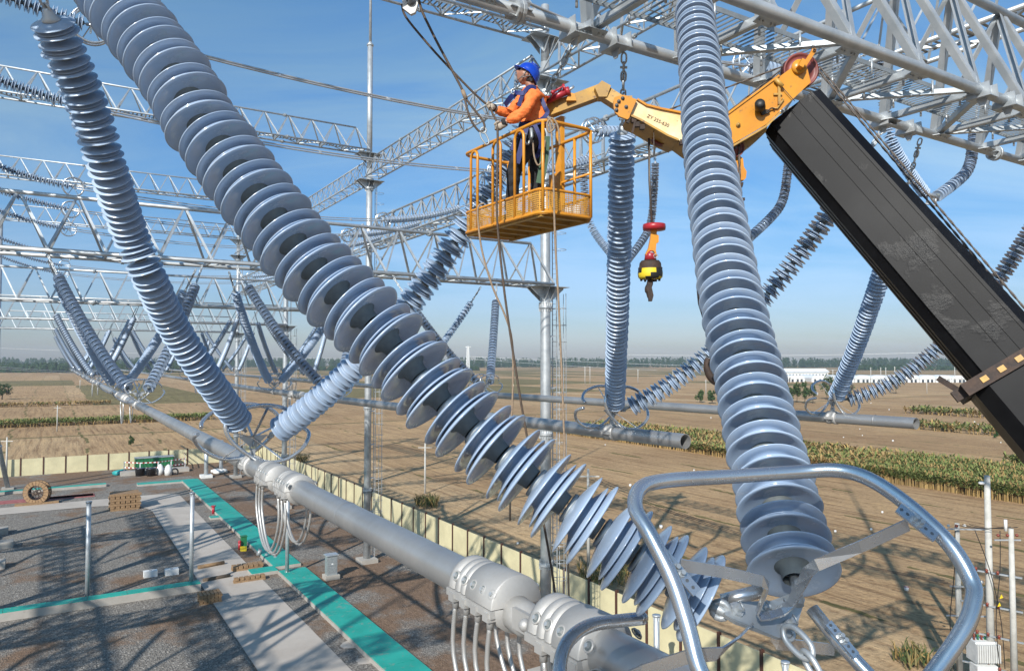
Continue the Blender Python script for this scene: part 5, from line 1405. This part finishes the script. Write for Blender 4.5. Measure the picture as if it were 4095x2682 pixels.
# cable drum
b0 = gnd(37, 503.5); ax = (D * .92 + N * .35).normalized(); r = 1.42; c = b0 + Z * (r + .02)
t = thing('cable_drum', b0, 'big wooden cable drum standing on edge on a red mat at left', 'cable drum')
xa = ax.cross(Z).normalized(); ya = ax.cross(xa).normalized()
for sg in (-1, 1):
    m = mb('wood'); q = c + ax * sg * .42
    for k in range(20):
        a0, a1 = 2 * math.pi * k / 20 + .02, 2 * math.pi * (k + 1) / 20 - .02
        f = lambda a, rr: q + (xa * math.cos(a) + ya * math.sin(a)) * rr
        m.plate([f(a0, r), f(a1, r), f(a1, r * .62), f(a0, r * .62)], ax * .10)
    part('flange_board', m, t)
    m = mb('rust').torus(q, ax, r, .04, 40, 6).torus(q, ax, r * .62, .04, 32, 6).torus(q, ax, .22, .05, 14, 6)
    for k in range(8):
        a = math.pi * k / 8 * 2; m.bar(q + (xa * math.cos(a) + ya * math.sin(a)) * .2, q + (xa * math.cos(a) + ya * math.sin(a)) * r * .64, .06, .05)
    part('iron_rim', m, t)
part('barrel', mb('rust').lathe([(r * .58, -.42), (r * .58, .42)], c, ax, 28), t)
m = mb('wood').box(gnd(37, 504) + Z * .15, (4.5, .9, .3), (N, D, Z)); solo('timber_sleeper', m, 'timber sleeper under the cable drum', 'timber')
m = mb('redmat').box(gnd(30, 500) + Z * .05, (14, 2.2, .10), (N, D, Z)); m.box(gnd(62, 497) + Z * .05, (7, 2.0, .1), (N, D, Z)); solo('red_mat', m, 'faded red matting laid along the far road behind the drum', 'mat')
def stack(u, v, w, d_, h, rows, label, name='timber_stack'):
    b0 = gnd(u, v); t = thing(name, b0, label, 'timber stack')
    for j in range(rows):
        hh = h / rows; z = hh * (j + .5)
        if j % 2 == 0:
            n = 5
            for k in range(n): part('beam', mb('wood').box(b0 + N * U(-.04, .04) + D * (d_ * ((k + .5) / n - .5)) + Z * z, (w * U(.93, 1.03), d_ / n * .86, hh * .92), (N, D, Z)), t)
        else:
            n = 6
            for k in range(n): part('beam', mb('wood').box(b0 + N * (w * ((k + .5) / n - .5)) + Z * z, (w / n * .8, d_ * U(.93, 1.03), hh * .92), (N, D, Z)), t)
    return t
stack(124.5, 508, 3.2, 2.6, 1.95, 7, 'cube of stacked timber beams standing on the gravel behind the posts')
stack(209.5, 601, 1.5, 1.2, .7, 6, 'low pile of pallets at the left edge of the road')
stack(247.5, 568.5, 2.5, .9, .45, 2, 'upper bundle of thick timbers lying across the road')
stack(249.5, 580.5, 2.4, .5, .42, 2, 'lower bundle of thick timbers lying across the road')
for (a, b_, l, c) in (((198, 569, .2), (224, 564, .2), 'loose round log lying across the road edge', 'wood'), ((203, 581.5, .15), (230, 576.5, .15), 'dark loose timber across the road edge below the log', 'bark')):
    A = gnd(a[0], a[1]) + Z * a[2]; B = gnd(b_[0], b_[1]) + Z * b_[2]
    solo('loose_timber', mb(c).tube([A, B], .16, 8), l, 'timber')
for u, v, l in ((151, 577.5, 'pale concrete block on the raised trench, left one'), (172.5, 575.5, 'pale concrete block on the raised trench next to the post')):
    b0 = gnd(u, v) + D * .5; solo('concrete_block', mb('white').box(b0 + Z * .25, (1.0, .6, .5), (N, D, Z)).mat('steel_dark').box(b0 + Z * .502 , (.2, .2, .01), (N, D, Z)), l, 'block')
for u, v, w, l in ((3, 547, 1.6, 'pale concrete block at the left edge, nearer of two'), (2, 533, 1.0, 'small pale block on timber at the left edge'), (1, 567, .6, 'grey slab standing at the far left edge')):
    b0 = gnd(u, v); solo('concrete_block', mb('concrete').box(b0 + Z * .3, (w, 1.4, .6), (N, D, Z)), l, 'block')
for k, (u, v) in enumerate(((258, 557), (266, 558), (275, 560))):
    b0 = gnd(u, v); t = solo('pipe_sleeve', mb('galv_cap').tube([b0 + Z * .2, b0 + Z * .2 + (D if k else Z) * .5 + N * .2], .18, 12), 'short grey pipe sleeve lying on the gravel left of the near post, ' + ['upright one', 'middle one', 'right one'][k], 'pipe', 'pipe sleeves on the gravel')
# green equipment tank with striped barrier
b0 = gnd(154, 467.5); t = thing('water_tank', b0, 'bright green tank with grey rim in front of the far fence', 'tank')
m = mb('green_metal').box(b0 + Z * .95, (5.6, 2.0, 1.7), (N, D, Z))
for k in range(12): m.box(b0 + N * (-2.7 + k * .49) + Z * .95 - D * 1.02, (.1, .05, 1.6), (N, D, Z))
part('tank_body', m, t); part('rim', mb('galv').box(b0 + Z * 1.85, (5.8, 2.2, .1), (N, D, Z)), t)
b0 = gnd(155, 472.5); solo('low_wall', mb('concrete').box(b0 + Z * .3, (9.6, 2.0, .6), (N, D, Z)), 'pale low concrete wall in front of the green tank', 'wall')
m = mb('white')
bt = thing('barrier_tape', gnd(125, 475), 'red and white barrier tape on thin stakes round the green tank', 'barrier tape')
st0 = [gnd(124, 474), gnd(140, 475), gnd(158, 474), gnd(171, 472), gnd(185, 470), gnd(184, 462)]
for p in st0: part('stake', mb('white').tube([p, p + Z * 2.0], .06, 6), bt)
m = MB()
for a, b_ in zip(st0, st0[1:]):
    for z in (1.1, 1.9):
        n = 8
        for k in range(n): m.mat('redbright' if k % 2 else 'white').bar(a.lerp(b_, k / n) + Z * z, a.lerp(b_, (k + 1) / n) + Z * z, .03, .16)
part('tape', m, bt)
for k, (u, v, mt, nm, l) in enumerate(((139, 474, 'plastic_black', 'bucket', 'black drum left of the pump by the green tank'), (150, 474, 'plastic_black', 'bucket', 'black drum in the middle before the green tank'), (159, 473, 'white', 'pump', 'white pump body before the green tank'), (167, 473.5, 'white', 'pump', 'second white pump with hoses right of the drums'))):
    b0 = gnd(u, v) - D * 1.5; t = thing(nm, b0, l, nm)
    part('shell', mb(mt).lathe([(0, 0), (.6, 0), (.72, 1.1), (.74, 1.2), (.6, 1.2), (0, 1.15)] if nm == 'bucket' else [(0, 0), (.5, 0), (.55, .8), (.4, 1.3), (.2, 1.6), (0, 1.7)], b0, Z, 16), t)
    if nm == 'pump': part('hose', mb('plastic_black').torus(b0 + N * .9 + Z * .5, D, .45, .12, 16, 6), t)
m = mb('plastic_teal')
for k in range(7): m.ball(gnd(119 + U(-3.5, 3.5), 473.5 + U(-.8, .8)) + Z * .25, U(.5, .9), 7, (1.4, 1, .7))
solo('tarpaulin', m, 'crumpled teal tarpaulin left of the green tank', 'tarpaulin')
# manhole patches
for u, v, s in ((355, 643.5, 1.0), (367, 660, .8)):
    b0 = gnd(u, v); mm = mb('slab')
    k = mm.add([b0 + Z * .035 + N * math.cos(a * .5236) * s * U(.7, 1.0) + D * math.sin(a * .5236) * s * .8 * U(.7, 1.0) for a in range(12)]); mm.face([k + i for i in range(12)])
    o = struct('cement_patch', mm)

# ------------------------------------------------------------------ crops and plants
def leafquad(m, p, d, w, L, up):
    s_ = d.cross(up).normalized() * w / 2
    k = m.add([p - s_, p + s_, p + d * L * .6 + s_ * .7, p + d * L * .6 - s_ * .7 - Z * 0, p + d * L - Z * L * .25]); m.face([k, k + 1, k + 2, k + 3]); m.face([k + 3, k + 2, k + 4])
def cornstrip(name, s0, s1, t0, t1, dens, hgt=2.1, edge=1.0, scale=1.0, green=.85):
    m = MB(); area = (s1 - s0) * (t1 - t0); n = int(area * dens)
    for i in range(n):
        s = U(s0, s1)
        w = noise.noise(Vector((s * .06, 3.1, 0))) * 1.5
        if R() < .16: t = t0 + U(0, .8) + w * .3
        else: t = t0 + (t1 - t0) * R()
        p = W(s, t + w, 0); h = hgt * U(.8, 1.1) * (1 + .12 * noise.noise(Vector((s * .08, t * .08, 5))))
        g = noise.noise(Vector((s * .15, t * .15, 1))) * .5 + R()
        a = U(0, 6.28); d = Vector((math.cos(a), math.sin(a), 0))
        wv = .10 * scale
        m.mat('corn_dry')
        k = m.add([p - d * wv * .4, p + d * wv * .4, p + d * wv * .3 + Z * h * .62, p - d * wv * .3 + Z * h * .62]); m.face([k, k + 1, k + 2, k + 3])
        m.mat('corn_green' if g < green * 1.1 else 'corn_dry')
        for j in range(4):
            a2 = a + j * 1.9 + U(-.4, .4); dd = Vector((math.cos(a2), math.sin(a2), U(.25, 1.3))).normalized()
            hh = h * U(.4, .9); leafquad(m, p + Z * hh, dd, .16 * scale, .75 * scale, Z)
        if j and R() < .3:
            m.mat('corn_dry'); k = m.add([p - d * .08 * scale + Z * h * .9, p + d * .08 * scale + Z * h * .9, p + Z * h * 1.12]); m.face([k, k + 1, k + 2])
    struct(name, m, 'stuff')
cornstrip('corn_crop', 12, 70, 101, 124, 6.0, 2.2, scale=1.3)
cornstrip('corn_crop', 12, 60, 131, 152, 1.6, 2.2, scale=2.0)
cornstrip('corn_crop', 70, 150, 103, 126, 2.0, 1.8, scale=2.0, green=.4)
cornstrip('corn_crop', 150, 230, 106, 114, .9, 1.5, scale=2.2, green=.5)
cornstrip('corn_crop', 70, 120, 186, 198, .6, 1.6, scale=2.6, green=.6)
cornstrip('corn_crop', 60, 140, 240, 252, .3, 1.6, scale=3.6, green=.6)
cornstrip('hedge_crop', 231, 240, -170, 40, 2.6, 1.7, scale=1.7, green=.98)
cornstrip('hedge_crop', 334, 341, -260, 20, 1.1, 1.2, scale=2.2, green=.2)
def weeds(name, label, u, v, w, h, n):
    b0 = gnd(u, v); m = MB()
    for i in range(n):
        p = b0 + Vector((U(-w, w), U(-w, w), 0)); m.mat('weed' if R() < .7 else 'corn_dry')
        dd = Vector((U(-.6, .6), U(-.6, .6), 1)).normalized(); leafquad(m, p + Z * U(0, h * .3), dd, .09, h * U(.5, 1), Vector((U(-1, 1), U(-1, 1), 0)))
    solo(name, m, label, 'plant', org=b0)
weeds('weed_clump', 'tall weedy clump growing behind the cream fence left of the tall pole', 427, 506, 1.3, 1.9, 260)
weeds('weed_clump', 'dry weed patch behind the fence by the thin concrete pole', 612, 577, 2.6, 1.3, 420)
weeds('weed_clump', 'low green weeds at the bottom edge right of the chain', 915, 664, 1.0, 1.4, 160)
weeds('weed_clump', 'small weed tuft beside the distant pole behind the fence', 300, 462, 1.2, 2.0, 120)
def tree(name, base, h, w, label, n=600, leaf=.5, mat='leaf', trunk=.3, low=.15, group=None, shape=1.0, cat='tree'):
    t = thing(name, base, label, cat, group)
    m = mb('bark').tube([base, base + Z * h * .35 + Vector((U(-.1, .1), 0, 0)), base + Z * h * .85], [trunk, trunk * .7, trunk * .15], 8)
    for k in range(7):
        a = U(0, 6.28); z0 = h * U(.25, .6); m.tube([base + Z * z0, base + Z * (z0 + h * .18) + Vector((math.cos(a), math.sin(a), 0)) * w * .35], [trunk * .3, trunk * .08], 5)
    part('trunk', m, t)
    m = mb(mat); cl = [(Vector((U(-1, 1), U(-1, 1), U(-1, 1))), U(.25, .5)) for _ in range(14)]
    c = base + Z * h * (low + (1 - low) / 2); hz = h * (1 - low) / 2
    for i in range(n):
        q, r_ = random.choice(cl)
        v = Vector((random.gauss(0, 1), random.gauss(0, 1), random.gauss(0, 1))).normalized() * r_ * R() ** .4
        p = q * .62 + v
        taper = 1 - .45 * shape * max(0, p.z)
        pp = c + Vector((p.x * w / 2 * taper, p.y * w / 2 * taper, p.z * hz))
        d1 = Vector((random.gauss(0, 1), random.gauss(0, 1), random.gauss(0, 1))).normalized(); d2 = d1.cross(Vector((U(-1, 1), U(-1, 1), 1))).normalized(); L = leaf * U(.6, 1.3)
        k = m.add([pp - d1 * L / 2, pp + d2 * L * .3, pp + d1 * L / 2, pp - d2 * L * .3]); m.face([k, k + 1, k + 2, k + 3])
    part('crown', m, t); return t
for k, (u, v, hh, ww, l) in enumerate(((781, 402, 8.5, 3.6, 'first poplar from the left in the row before the white sheds'), (789, 402.5, 8, 3.6, 'second poplar from the left in the row before the white sheds'), (797, 402, 8.6, 4, 'third poplar of the row before the white sheds'), (805, 403, 9.2, 4.2, 'fourth poplar of the row before the white sheds'), (813, 403, 8, 3.8, 'fifth poplar of the row, behind the ring'),
                               (827, 399, 11.5, 7, 'tall dark tree right of the poplar row'), (838, 398, 11, 7, 'tree hidden partly by the pale string above the far ring'), (848, 399, 9, 6, 'tree right of the pale string above the far ring'), (896, 393, 10.5, 6, 'single dark tree behind the lower right string'), (700, 402, 6, 4.2, 'left bush behind the string beside the big hook'), (712, 403, 5.5, 4, 'right bush behind the thick steep string'))):
    tree('poplar_tree' if k < 5 else 'field_tree', gnd(u, v), hh * 1.05, ww, l, n=900, leaf=.75, trunk=.16, group='trees in the fields', low=.12)
tree('field_tree', gnd(2, 399), 7.5, 8.5, 'round dark tree cut by the left edge', n=1500, leaf=.7, shape=.3, trunk=.3, low=.2)
tree('shrub', gnd(131, 445.5), 2.4, 1.5, 'lone green shrub in the bare field left of the near bus tube', n=500, leaf=.28, trunk=.05, low=.1, cat='shrub')
tree('conifer_bush', gnd(996, 437.5), 1.9, 1.1, 'little dark cone shaped bush in the field at right', n=500, leaf=.22, mat='leaf_conifer', trunk=.05, low=.02, shape=2.0, cat='shrub')
# woodland belts
def belt(name, xs, ys, n, hgt, wob=40):
    m = mb('leaf_far')
    for i in range(n):
        x = U(*xs); y = U(*ys) + wob * math.sin(x * .006); h = hgt * U(.55, 1.08) * (1 + .12 * noise.noise(Vector((x * .008, 0, 2)))); w = U(7, 11)
        for j in range(34):
            a = U(0, 6.28); z = h * R() ** .8; rr = w / 2 * math.sqrt(max(.05, 1 - (z / h) ** 3)) * U(.5, 1)
            p = Vector((x + math.cos(a) * rr, y + math.sin(a) * rr, z)); L = U(1.6, 3.4)
            d1 = Vector((random.gauss(0, 1), random.gauss(0, .4), random.gauss(0, 1))).normalized(); d2 = d1.cross(Vector((0, 1, .2))).normalized()
            k = m.add([p - d1 * L / 2, p + d2 * L * .45, p + d1 * L / 2, p - d2 * L * .45]); m.face([k, k + 1, k + 2, k + 3])
    struct(name, m, 'stuff')
belt('far_woods', (-1500, 1500), (1830, 1960), 2600, 24)
belt('far_woods', (-760, -420), (1040, 1090), 330, 15, 6)
belt('far_woods', (-420, -60), (1280, 1330), 200, 7, 6)
belt('far_woods', (600, 1300), (1300, 1360), 260, 9, 10)
# ------------------------------------------------------------------ sheds
b0 = gnd(803, 379.6); y_ = b0.y
t = thing('farm_shed', b0, 'long white farm shed with a row of small windows in the distance', 'shed')
w_ = 43 * y_ / F; h_ = 7.4
part('wall', mb('white').box(b0 + Z * h_ / 2, (w_, 16, h_)), t)
m = mb('roof_white').plate([b0 + Vector((-w_ / 2 - 1, -9, h_)), b0 + Vector((-w_ / 2 - 1, 9, h_)), b0 + Vector((-w_ / 2 - 1, 0, h_ + 2.8))], Vector((.1, 0, 0)))
k = m.add([b0 + Vector((x, y, z)) for x in (-w_ / 2 - 1, w_ / 2 + 1) for y, z in ((-9, h_ - .2), (0, h_ + 2.9), (9, h_ - .2))]); m.face([k, k + 3, k + 4, k + 1]); m.face([k + 1, k + 4, k + 5, k + 2]); part('roof', m, t)
for k in range(13): part('window', mb('window_dark').box(b0 + Vector((-w_ / 2 + (k + .6) * w_ / 13.2, -8.03, h_ * .66)), (1.5, .1, 1.2)), t)
xs = [776, 790, 812, 838, 854, 869, 885, 901, 917, 933, 948]
for k, u in enumerate(xs):
    b0 = gnd(u, 381.5 if k > 2 else 381); w_ = 15.2 * b0.y / F; t = thing('greenhouse', b0, f'low white vaulted shed number {["one", "two", "three", "four", "five", "six", "seven", "eight", "nine", "ten", "eleven"][k]} from the left in the distant row', 'shed', 'low white sheds in a row')
    part('wall', mb('white').box(b0 + Z * 1.6, (w_, 30, 3.2)), t)
    m = mb('roof_white'); pts = [(x, 3.2 + 2.4 * math.sqrt(max(0, 1 - (x * 2 / w_) ** 2))) for x in [w_ * (i / 8 - .5) for i in range(9)]]
    m.plate([b0 + Vector((x, 0, z)) for x, z in pts], Vector((0, 31, 0))); part('roof', m, t)
    for q in (-.28, .05, .3): part('door', mb('window_dark').box(b0 + Vector((w_ * q, -15.05, 1.2)), (1.8, .1, 2.4)), t)
b0 = gnd(12, 371); solo('farm_shed', mb('roof_white').box(b0 + Z * 3, (45, 12, 6)), 'small pale roof at the far left edge before the woods', 'shed')
# distant poles
i = 0
for u, v, vt in ((57, 431, 405), (80, 388, 379.5), (6.2, 477, 437)) + tuple((x, 382 + (x % 7) * .6, 366 + (x % 5)) for x in (585, 590, 638, 673, 678, 735, 828, 833, 871, 881, 886, 895, 955, 962)) + ((927, 393, 377), (981, 407, 390), (706, 395, 379), (949, 388, 377), (425, 493, 443), (588.5, 578, 470)):
    b0 = gnd(u, v); h = (v - vt) * b0.y / F; t = thing('utility_pole', b0, 'thin pale concrete pole standing in the fields' if u not in (425, 588.5, 57, 6.2) else {425: 'thin concrete pole just behind the fence, left of the tall gantry pole', 588.5: 'concrete line pole behind the fence, seen between the big discs', 57: 'thin pole in the bare field at left', 6.2: 'wooden pole at the left edge in the brown field'}[u], 'utility pole', 'far utility poles' if u not in (425, 588.5, 57, 6.2) else None)
    part('shaft', mb('concrete_pole').tube([b0, b0 + Z * h], [max(.15, b0.y * .00045), max(.10, b0.y * .0004)], 8), t); part('crossarm', mb('concrete_pole').bar(b0 + Z * (h - .6) - Vector((.9, 0, 0)), b0 + Z * (h - .6) + Vector((.9, 0, 0)), .1, .1), t)
# near distribution poles with transformer
pos = []
for (u, vt, dd, rr, l, hh) in ((987, 475, 40.5, .17, 'tallest bare concrete pole at lower right', 0), (957, 522.5, 41.5, .14, 'concrete pole with braced cross arms left of the tallest pole', 1), (1011, 528, 39.5, .14, 'concrete pole at the right edge holding the transformer frame', 2)):
    top_ = at(u, vt, dd); b0 = Vector((top_.x, top_.y, 0)); pos.append((b0, top_.z))
    t = thing('utility_pole', b0, l, 'utility pole'); part('shaft', mb('concrete_pole').tube([b0, b0 + Z * top_.z], [rr * 1.25, rr * .85], 18), t)
    if hh == 0: part('insulator', mb('white').ball(b0 + Z * (top_.z - .4) + Vector((-.3, 0, 0)), .12, 10, (1.6, 1, .8)), t)
    if hh == 1:
        for z, w in ((top_.z - .25, 1.3), (top_.z - 3.4, 1.2), (top_.z - 5.0, 1.6)):
            part('crossarm', mb('galv').bar(b0 + Z * z - Vector((w * .55, .3, 0)), b0 + Z * z + Vector((w, -.5, 0)), .07, .07), t)
        for k in range(5): part('insulator', mb('ceramic_red' if k % 2 else 'white').ball(b0 + Z * (top_.z - .2 if k < 3 else top_.z - 3.3) + Vector((-.6 + k * .45, -.2, .1)), .09, 8), t)
    if hh == 2:
        part('crossarm', mb('galv').bar(b0 + Z * (top_.z - .6) - Vector((.9, 0, 0)), b0 + Z * (top_.z - .6) + Vector((.5, 0, 0)), .07, .07), t)
        for k in range(3): part('insulator', mb('ceramic_red').ball(b0 + Z * (top_.z - .35) + Vector((-.7 + k * .5, 0, 0)), .09, 8), t)
        part('insulator', mb('white').lathe([(0, 0), (.08, 0), (.08, .6), (0, .6)], b0 + Z * (top_.z - .1) - Vector((.35, .1, 0)), Z, 10), t)
pa, pb, pc_ = pos[1][0], pos[2][0], pos[0][0]
fr = thing('rail_rack', pa, 'steel cross rails with red insulators and yellow tags between the two lower poles', 'pole frame')
for z in (6.0, 4.2, 2.6, .9):
    part('rail', mb('galv').bar(pa + Z * z + Vector((0, -.2, 0)), pb + Z * z + Vector((.4, -.2, 0)), .08, .08), fr)
    for k in range(3): part('insulator', mb('ceramic_red').lathe([(0, 0), (.08, .02), (.05, .1), (.09, .13), (.05, .2), (0, .22)], pa.lerp(pb, .3 + .2 * k) + Z * z - Vector((0, .2, 0)), Z, 10), fr)
for p_ in ((1001, 596, 39.5), (999, 604, 39.5)): part('flag', mb('yellow_flag').plate([at(p_[0] - 1.5, p_[1] + 2, p_[2]), at(p_[0] + 2, p_[1] + 1, p_[2]), at(p_[0] + .5, p_[1] - 2.5, p_[2])], Vector((0, .02, 0))), fr)
trf = thing('transformer', pa.lerp(pb, .42), 'white finned transformer with coloured bushings between the lower right poles', 'transformer')
c = pa.lerp(pb, .42) + Z * 1.75
part('tank', mb('white').box(c, (1.2, .8, 1.1)), trf); m = mb('white')
for k in range(11): m.box(c + Vector((-.6 + k * .12, -.52, 0)), (.03, .28, .95))
part('cooling_fins', m, trf)
for k in range(5): part('bushing', mb(('ceramic_red', 'green_metal')[k % 2]).lathe([(0, 0), (.07, 0), (.04, .12), (.07, .15), (.03, .34), (0, .34)], c + Vector((-.4 + k * .2, 0, .55)), Z, 8), trf)
part('cabinet', mb('white').box(c - Z * 1.3 + Vector((-.1, -.3, 0)), (1.1, .7, 1.3)), trf)
def wire(pts, r, label, group=None, mat='black', sag=0):
    A, B = pts; return solo('overhead_wire', mb(mat).tube(curve_pts(A, B, sag, 24), r, 5), label, 'wire', group)
top1 = pos[1][0] + Z * (pos[1][1] - .1); top2 = pos[2][0] + Z * (pos[2][1] - .1)
for k in range(3):
    wire((top1 + Vector((-.3 + k * .4, -.3, .1)), top2 + Vector((-.4 + k * .4, 0, .2))), .018, 'black wire linking the tops of the two lower right poles', 'wires between the lower right poles', sag=.15)
    wire((pos[1][0] + Z * (pos[1][1] - 3.3) + Vector((-.5, -.2 + k * .3, 0)), gnd(588.5, 578) + Z * (8.0) + Vector((k * .5, 0, 0))), .016, 'black distribution wire sagging over the brown field to the left', 'field wires', sag=.9)
for k, (u0, u1) in enumerate(((955, 950), (975, 1001), (1000, 996))):
    m = mb('black').tube(smoothpath([at(u0, 530, 40), at((u0 + u1) / 2 + 2, 570, 40), at(u1, 620, 40), at(u1 + 4, 668, 40)], 4), .022, 5)
    solo('down_lead', m, ['black cable running down the left distribution pole', 'black cable hanging between the tall pole and the right pole', 'black cable curving down to the transformer cabinet'][k], 'cable')
# far pylons and lines
def pylon(u, v, vt, label):
    b0 = gnd(u, v); h = (v - vt) * b0.y / F; t = thing('lattice_pylon', b0, label, 'pylon'); w = h * .13; m = mb('white'); th = b0.y * .0007
    def cn(z, i, j): k = w / 2 * (1 - .45 * z / h); return b0 + Vector((i * k, j * k, z))
    for i in (-1, 1):
        for j in (-1, 1): m.bar(cn(0, i, j), cn(h, i, j), th, th)
    n = 9
    for k in range(n):
        z0, z1 = h * k / n, h * (k + 1) / n
        for j in (-1, 1):
            m.bar(cn(z0, -1, j), cn(z1, 1, j), th * .7, th * .7); m.bar(cn(z0, 1, j), cn(z1, -1, j), th * .7, th * .7); m.bar(cn(z1, -1, j), cn(z1, 1, j), th * .7, th * .7)
    part('lattice_tower', m, t)
    part('crossarm', mb('white').bar(b0 + Z * h * .98 - Vector((w * .8, 0, 0)), b0 + Z * h * .98 + Vector((w * .8, 0, 0)), th, th), t)
    return b0 + Z * h
p1_ = pylon(468, 371, 346, 'white lattice pylon standing on the horizon left of centre')
for k, (a, b_) in enumerate((((-40, 363, 700), (210, 373, 1500)), ((-40, 365, 700), (210, 374, 1500)), ((468, 356, 1150), (1040, 372, 1500)), ((468, 358, 1150), (760, 371, 1500)), ((-40, 346, 900), (540, 359, 1500)), ((620, 354, 1200), (1080, 346, 1000)))):
    wire((at(*a), at(*b_)), .22, 'faint distant power line just above the horizon', 'distant power lines', 'white', 6)
# scraps in the fields
for k in range(24):
    u, v = U(440, 1010), U(400, 560)
    if k < 8: u, v = U(850, 1015), U(405, 445)
    b0 = gnd(u, v); s_, t_ = b0.dot(D), b0.dot(N)
    if t_ < 34 or 98 < t_ < 132: continue
    r_ = .11 if k % 3 else .17
    m = mb('white').lathe([(0, 0), (r_, 0), (r_ * 1.2, r_ * 1.6), (r_ * .8, r_ * 2), (0, r_ * 1.9)], b0, Z, 7)
    solo('white_sack', m, 'small white fertiliser sack lying in the bare field', 'sack', 'white sacks scattered over the fields', org=b0)
b0 = gnd(906.5, 590); t = thing('bucket', b0, 'white bucket with red rim on a weedy strip in the field at lower right', 'bucket'); part('pail', mb('white').lathe([(0, 0), (.13, 0), (.17, .3), (.16, .3), (.12, .03)], b0, Z, 16), t); part('rim', mb('redbright').torus(b0 + Z * .3, Z, .17, .02, 16, 6), t)

# ------------------------------------------------------------------ air, light, camera
m = mb('haze_dummy') if 0 else MB(); 
hz = bpy.data.materials.new('haze'); hz.use_nodes = True; nt = hz.node_tree; nt.nodes.clear()
out = nt.nodes.new('ShaderNodeOutputMaterial'); pv = nt.nodes.new('ShaderNodeVolumePrincipled'); pv.inputs['Color'].default_value = (.80, .88, 1, 1); pv.inputs['Density'].default_value = .00015; pv.inputs['Anisotropy'].default_value = .2
nt.links.new(pv.outputs[0], out.inputs['Volume']); M['haze'] = hz
m.mat('haze').box((0, 1000, 31.5), (5400, 3500, 65)); struct('haze', m, 'stuff')

w = bpy.data.worlds.new('World'); scene.world = w; w.use_nodes = True; nt = w.node_tree
bg = nt.nodes['Background']
SUNDIR = Vector((-.34, -.94, 0)).normalized(); EL = math.radians(32)
sky = nt.nodes.new('ShaderNodeTexSky'); sky.sky_type = 'NISHITA'; sky.sun_disc = False; sky.sun_elevation = EL
sky.sun_rotation = math.atan2(SUNDIR.x, SUNDIR.y); sky.air_density = 1.0; sky.dust_density = .6; sky.ozone_density = 2.5
tc = nt.nodes.new('ShaderNodeTexCoord'); sx = nt.nodes.new('ShaderNodeSeparateXYZ'); nt.links.new(tc.outputs['Generated'], sx.inputs[0])
den = math_(nt, 'ADD', math_(nt, 'MAXIMUM', sx.outputs[2], 0), .16)
cb = nt.nodes.new('ShaderNodeCombineXYZ'); nt.links.new(math_(nt, 'DIVIDE', sx.outputs[0], den), cb.inputs[0]); nt.links.new(math_(nt, 'DIVIDE', sx.outputs[1], den), cb.inputs[1])
mp = nt.nodes.new('ShaderNodeMapping'); mp.inputs['Rotation'].default_value = (0, 0, .5); mp.inputs['Scale'].default_value = (1.0, 2.1, 1); nt.links.new(cb.outputs[0], mp.inputs[0])
n1 = noisetex(nt, mp.outputs[0], .85, 9, .62, .6); n2 = noisetex(nt, mp.outputs[0], .33, 3, .5)
cl = ramp(nt, math_(nt, 'MULTIPLY_ADD', n2, .55, math_(nt, 'MULTIPLY', n1, .62)), [(.43, (0, 0, 0)), (.53, (.30, .30, .30)), (.66, (.75, .75, .75))])
bw_ = nt.nodes.new('ShaderNodeRGBToBW'); nt.links.new(sky.outputs[0], bw_.inputs[0])
wh = nt.nodes.new('ShaderNodeCombineXYZ')
for i_, kf in enumerate((1.55, 1.6, 1.7)): nt.links.new(math_(nt, 'MULTIPLY', bw_.outputs[0], kf), wh.inputs[i_])
lowm = ramp(nt, sx.outputs[2], [(.06, (.12, .12, .12)), (.24, (1, 1, 1))])
cl = mixc(nt, 1.0, cl, lowm, 'MULTIPLY')
col = mixc(nt, cl, sky.outputs[0], wh.outputs[0])
hsv = nt.nodes.new('ShaderNodeHueSaturation'); hsv.inputs['Saturation'].default_value = 1.12; nt.links.new(col, hsv.inputs['Color'])
tint = ramp(nt, sx.outputs[2], [(0, (.50, .52, .66)), (.06, (.50, .56, .70)), (.2, (.50, .70, .84)), (.45, (.46, .82, 1.08))])
nt.links.new(mixc(nt, 1.0, hsv.outputs[0], tint, 'MULTIPLY'), bg.inputs[0]); bg.inputs[1].default_value = .122
sl = bpy.data.lights.new('sun', 'SUN'); sl.energy = 4.8; sl.angle = math.radians(.5); sl.color = (1, .955, .88)
so = bpy.data.objects.new('sun', sl); COL.objects.link(so)
dirv = -(SUNDIR * math.cos(EL) + Z * math.sin(EL)); so.rotation_euler = dirv.to_track_quat('-Z', 'Y').to_euler()
cam = bpy.data.cameras.new('camera'); cam.sensor_width = 36; cam.lens = F / 1024 * 36; cam.clip_end = 9000; cam.clip_start = .05
co = bpy.data.objects.new('camera', cam); COL.objects.link(co); co.location = (0, 0, H); co.rotation_euler = (math.pi / 2 + PT, 0, 0)
scene.camera = co
scene.view_settings.view_transform = 'Standard'; scene.view_settings.look = 'None'; scene.view_settings.exposure = .35; scene.view_settings.gamma = 1
scene.render.engine = 'CYCLES'
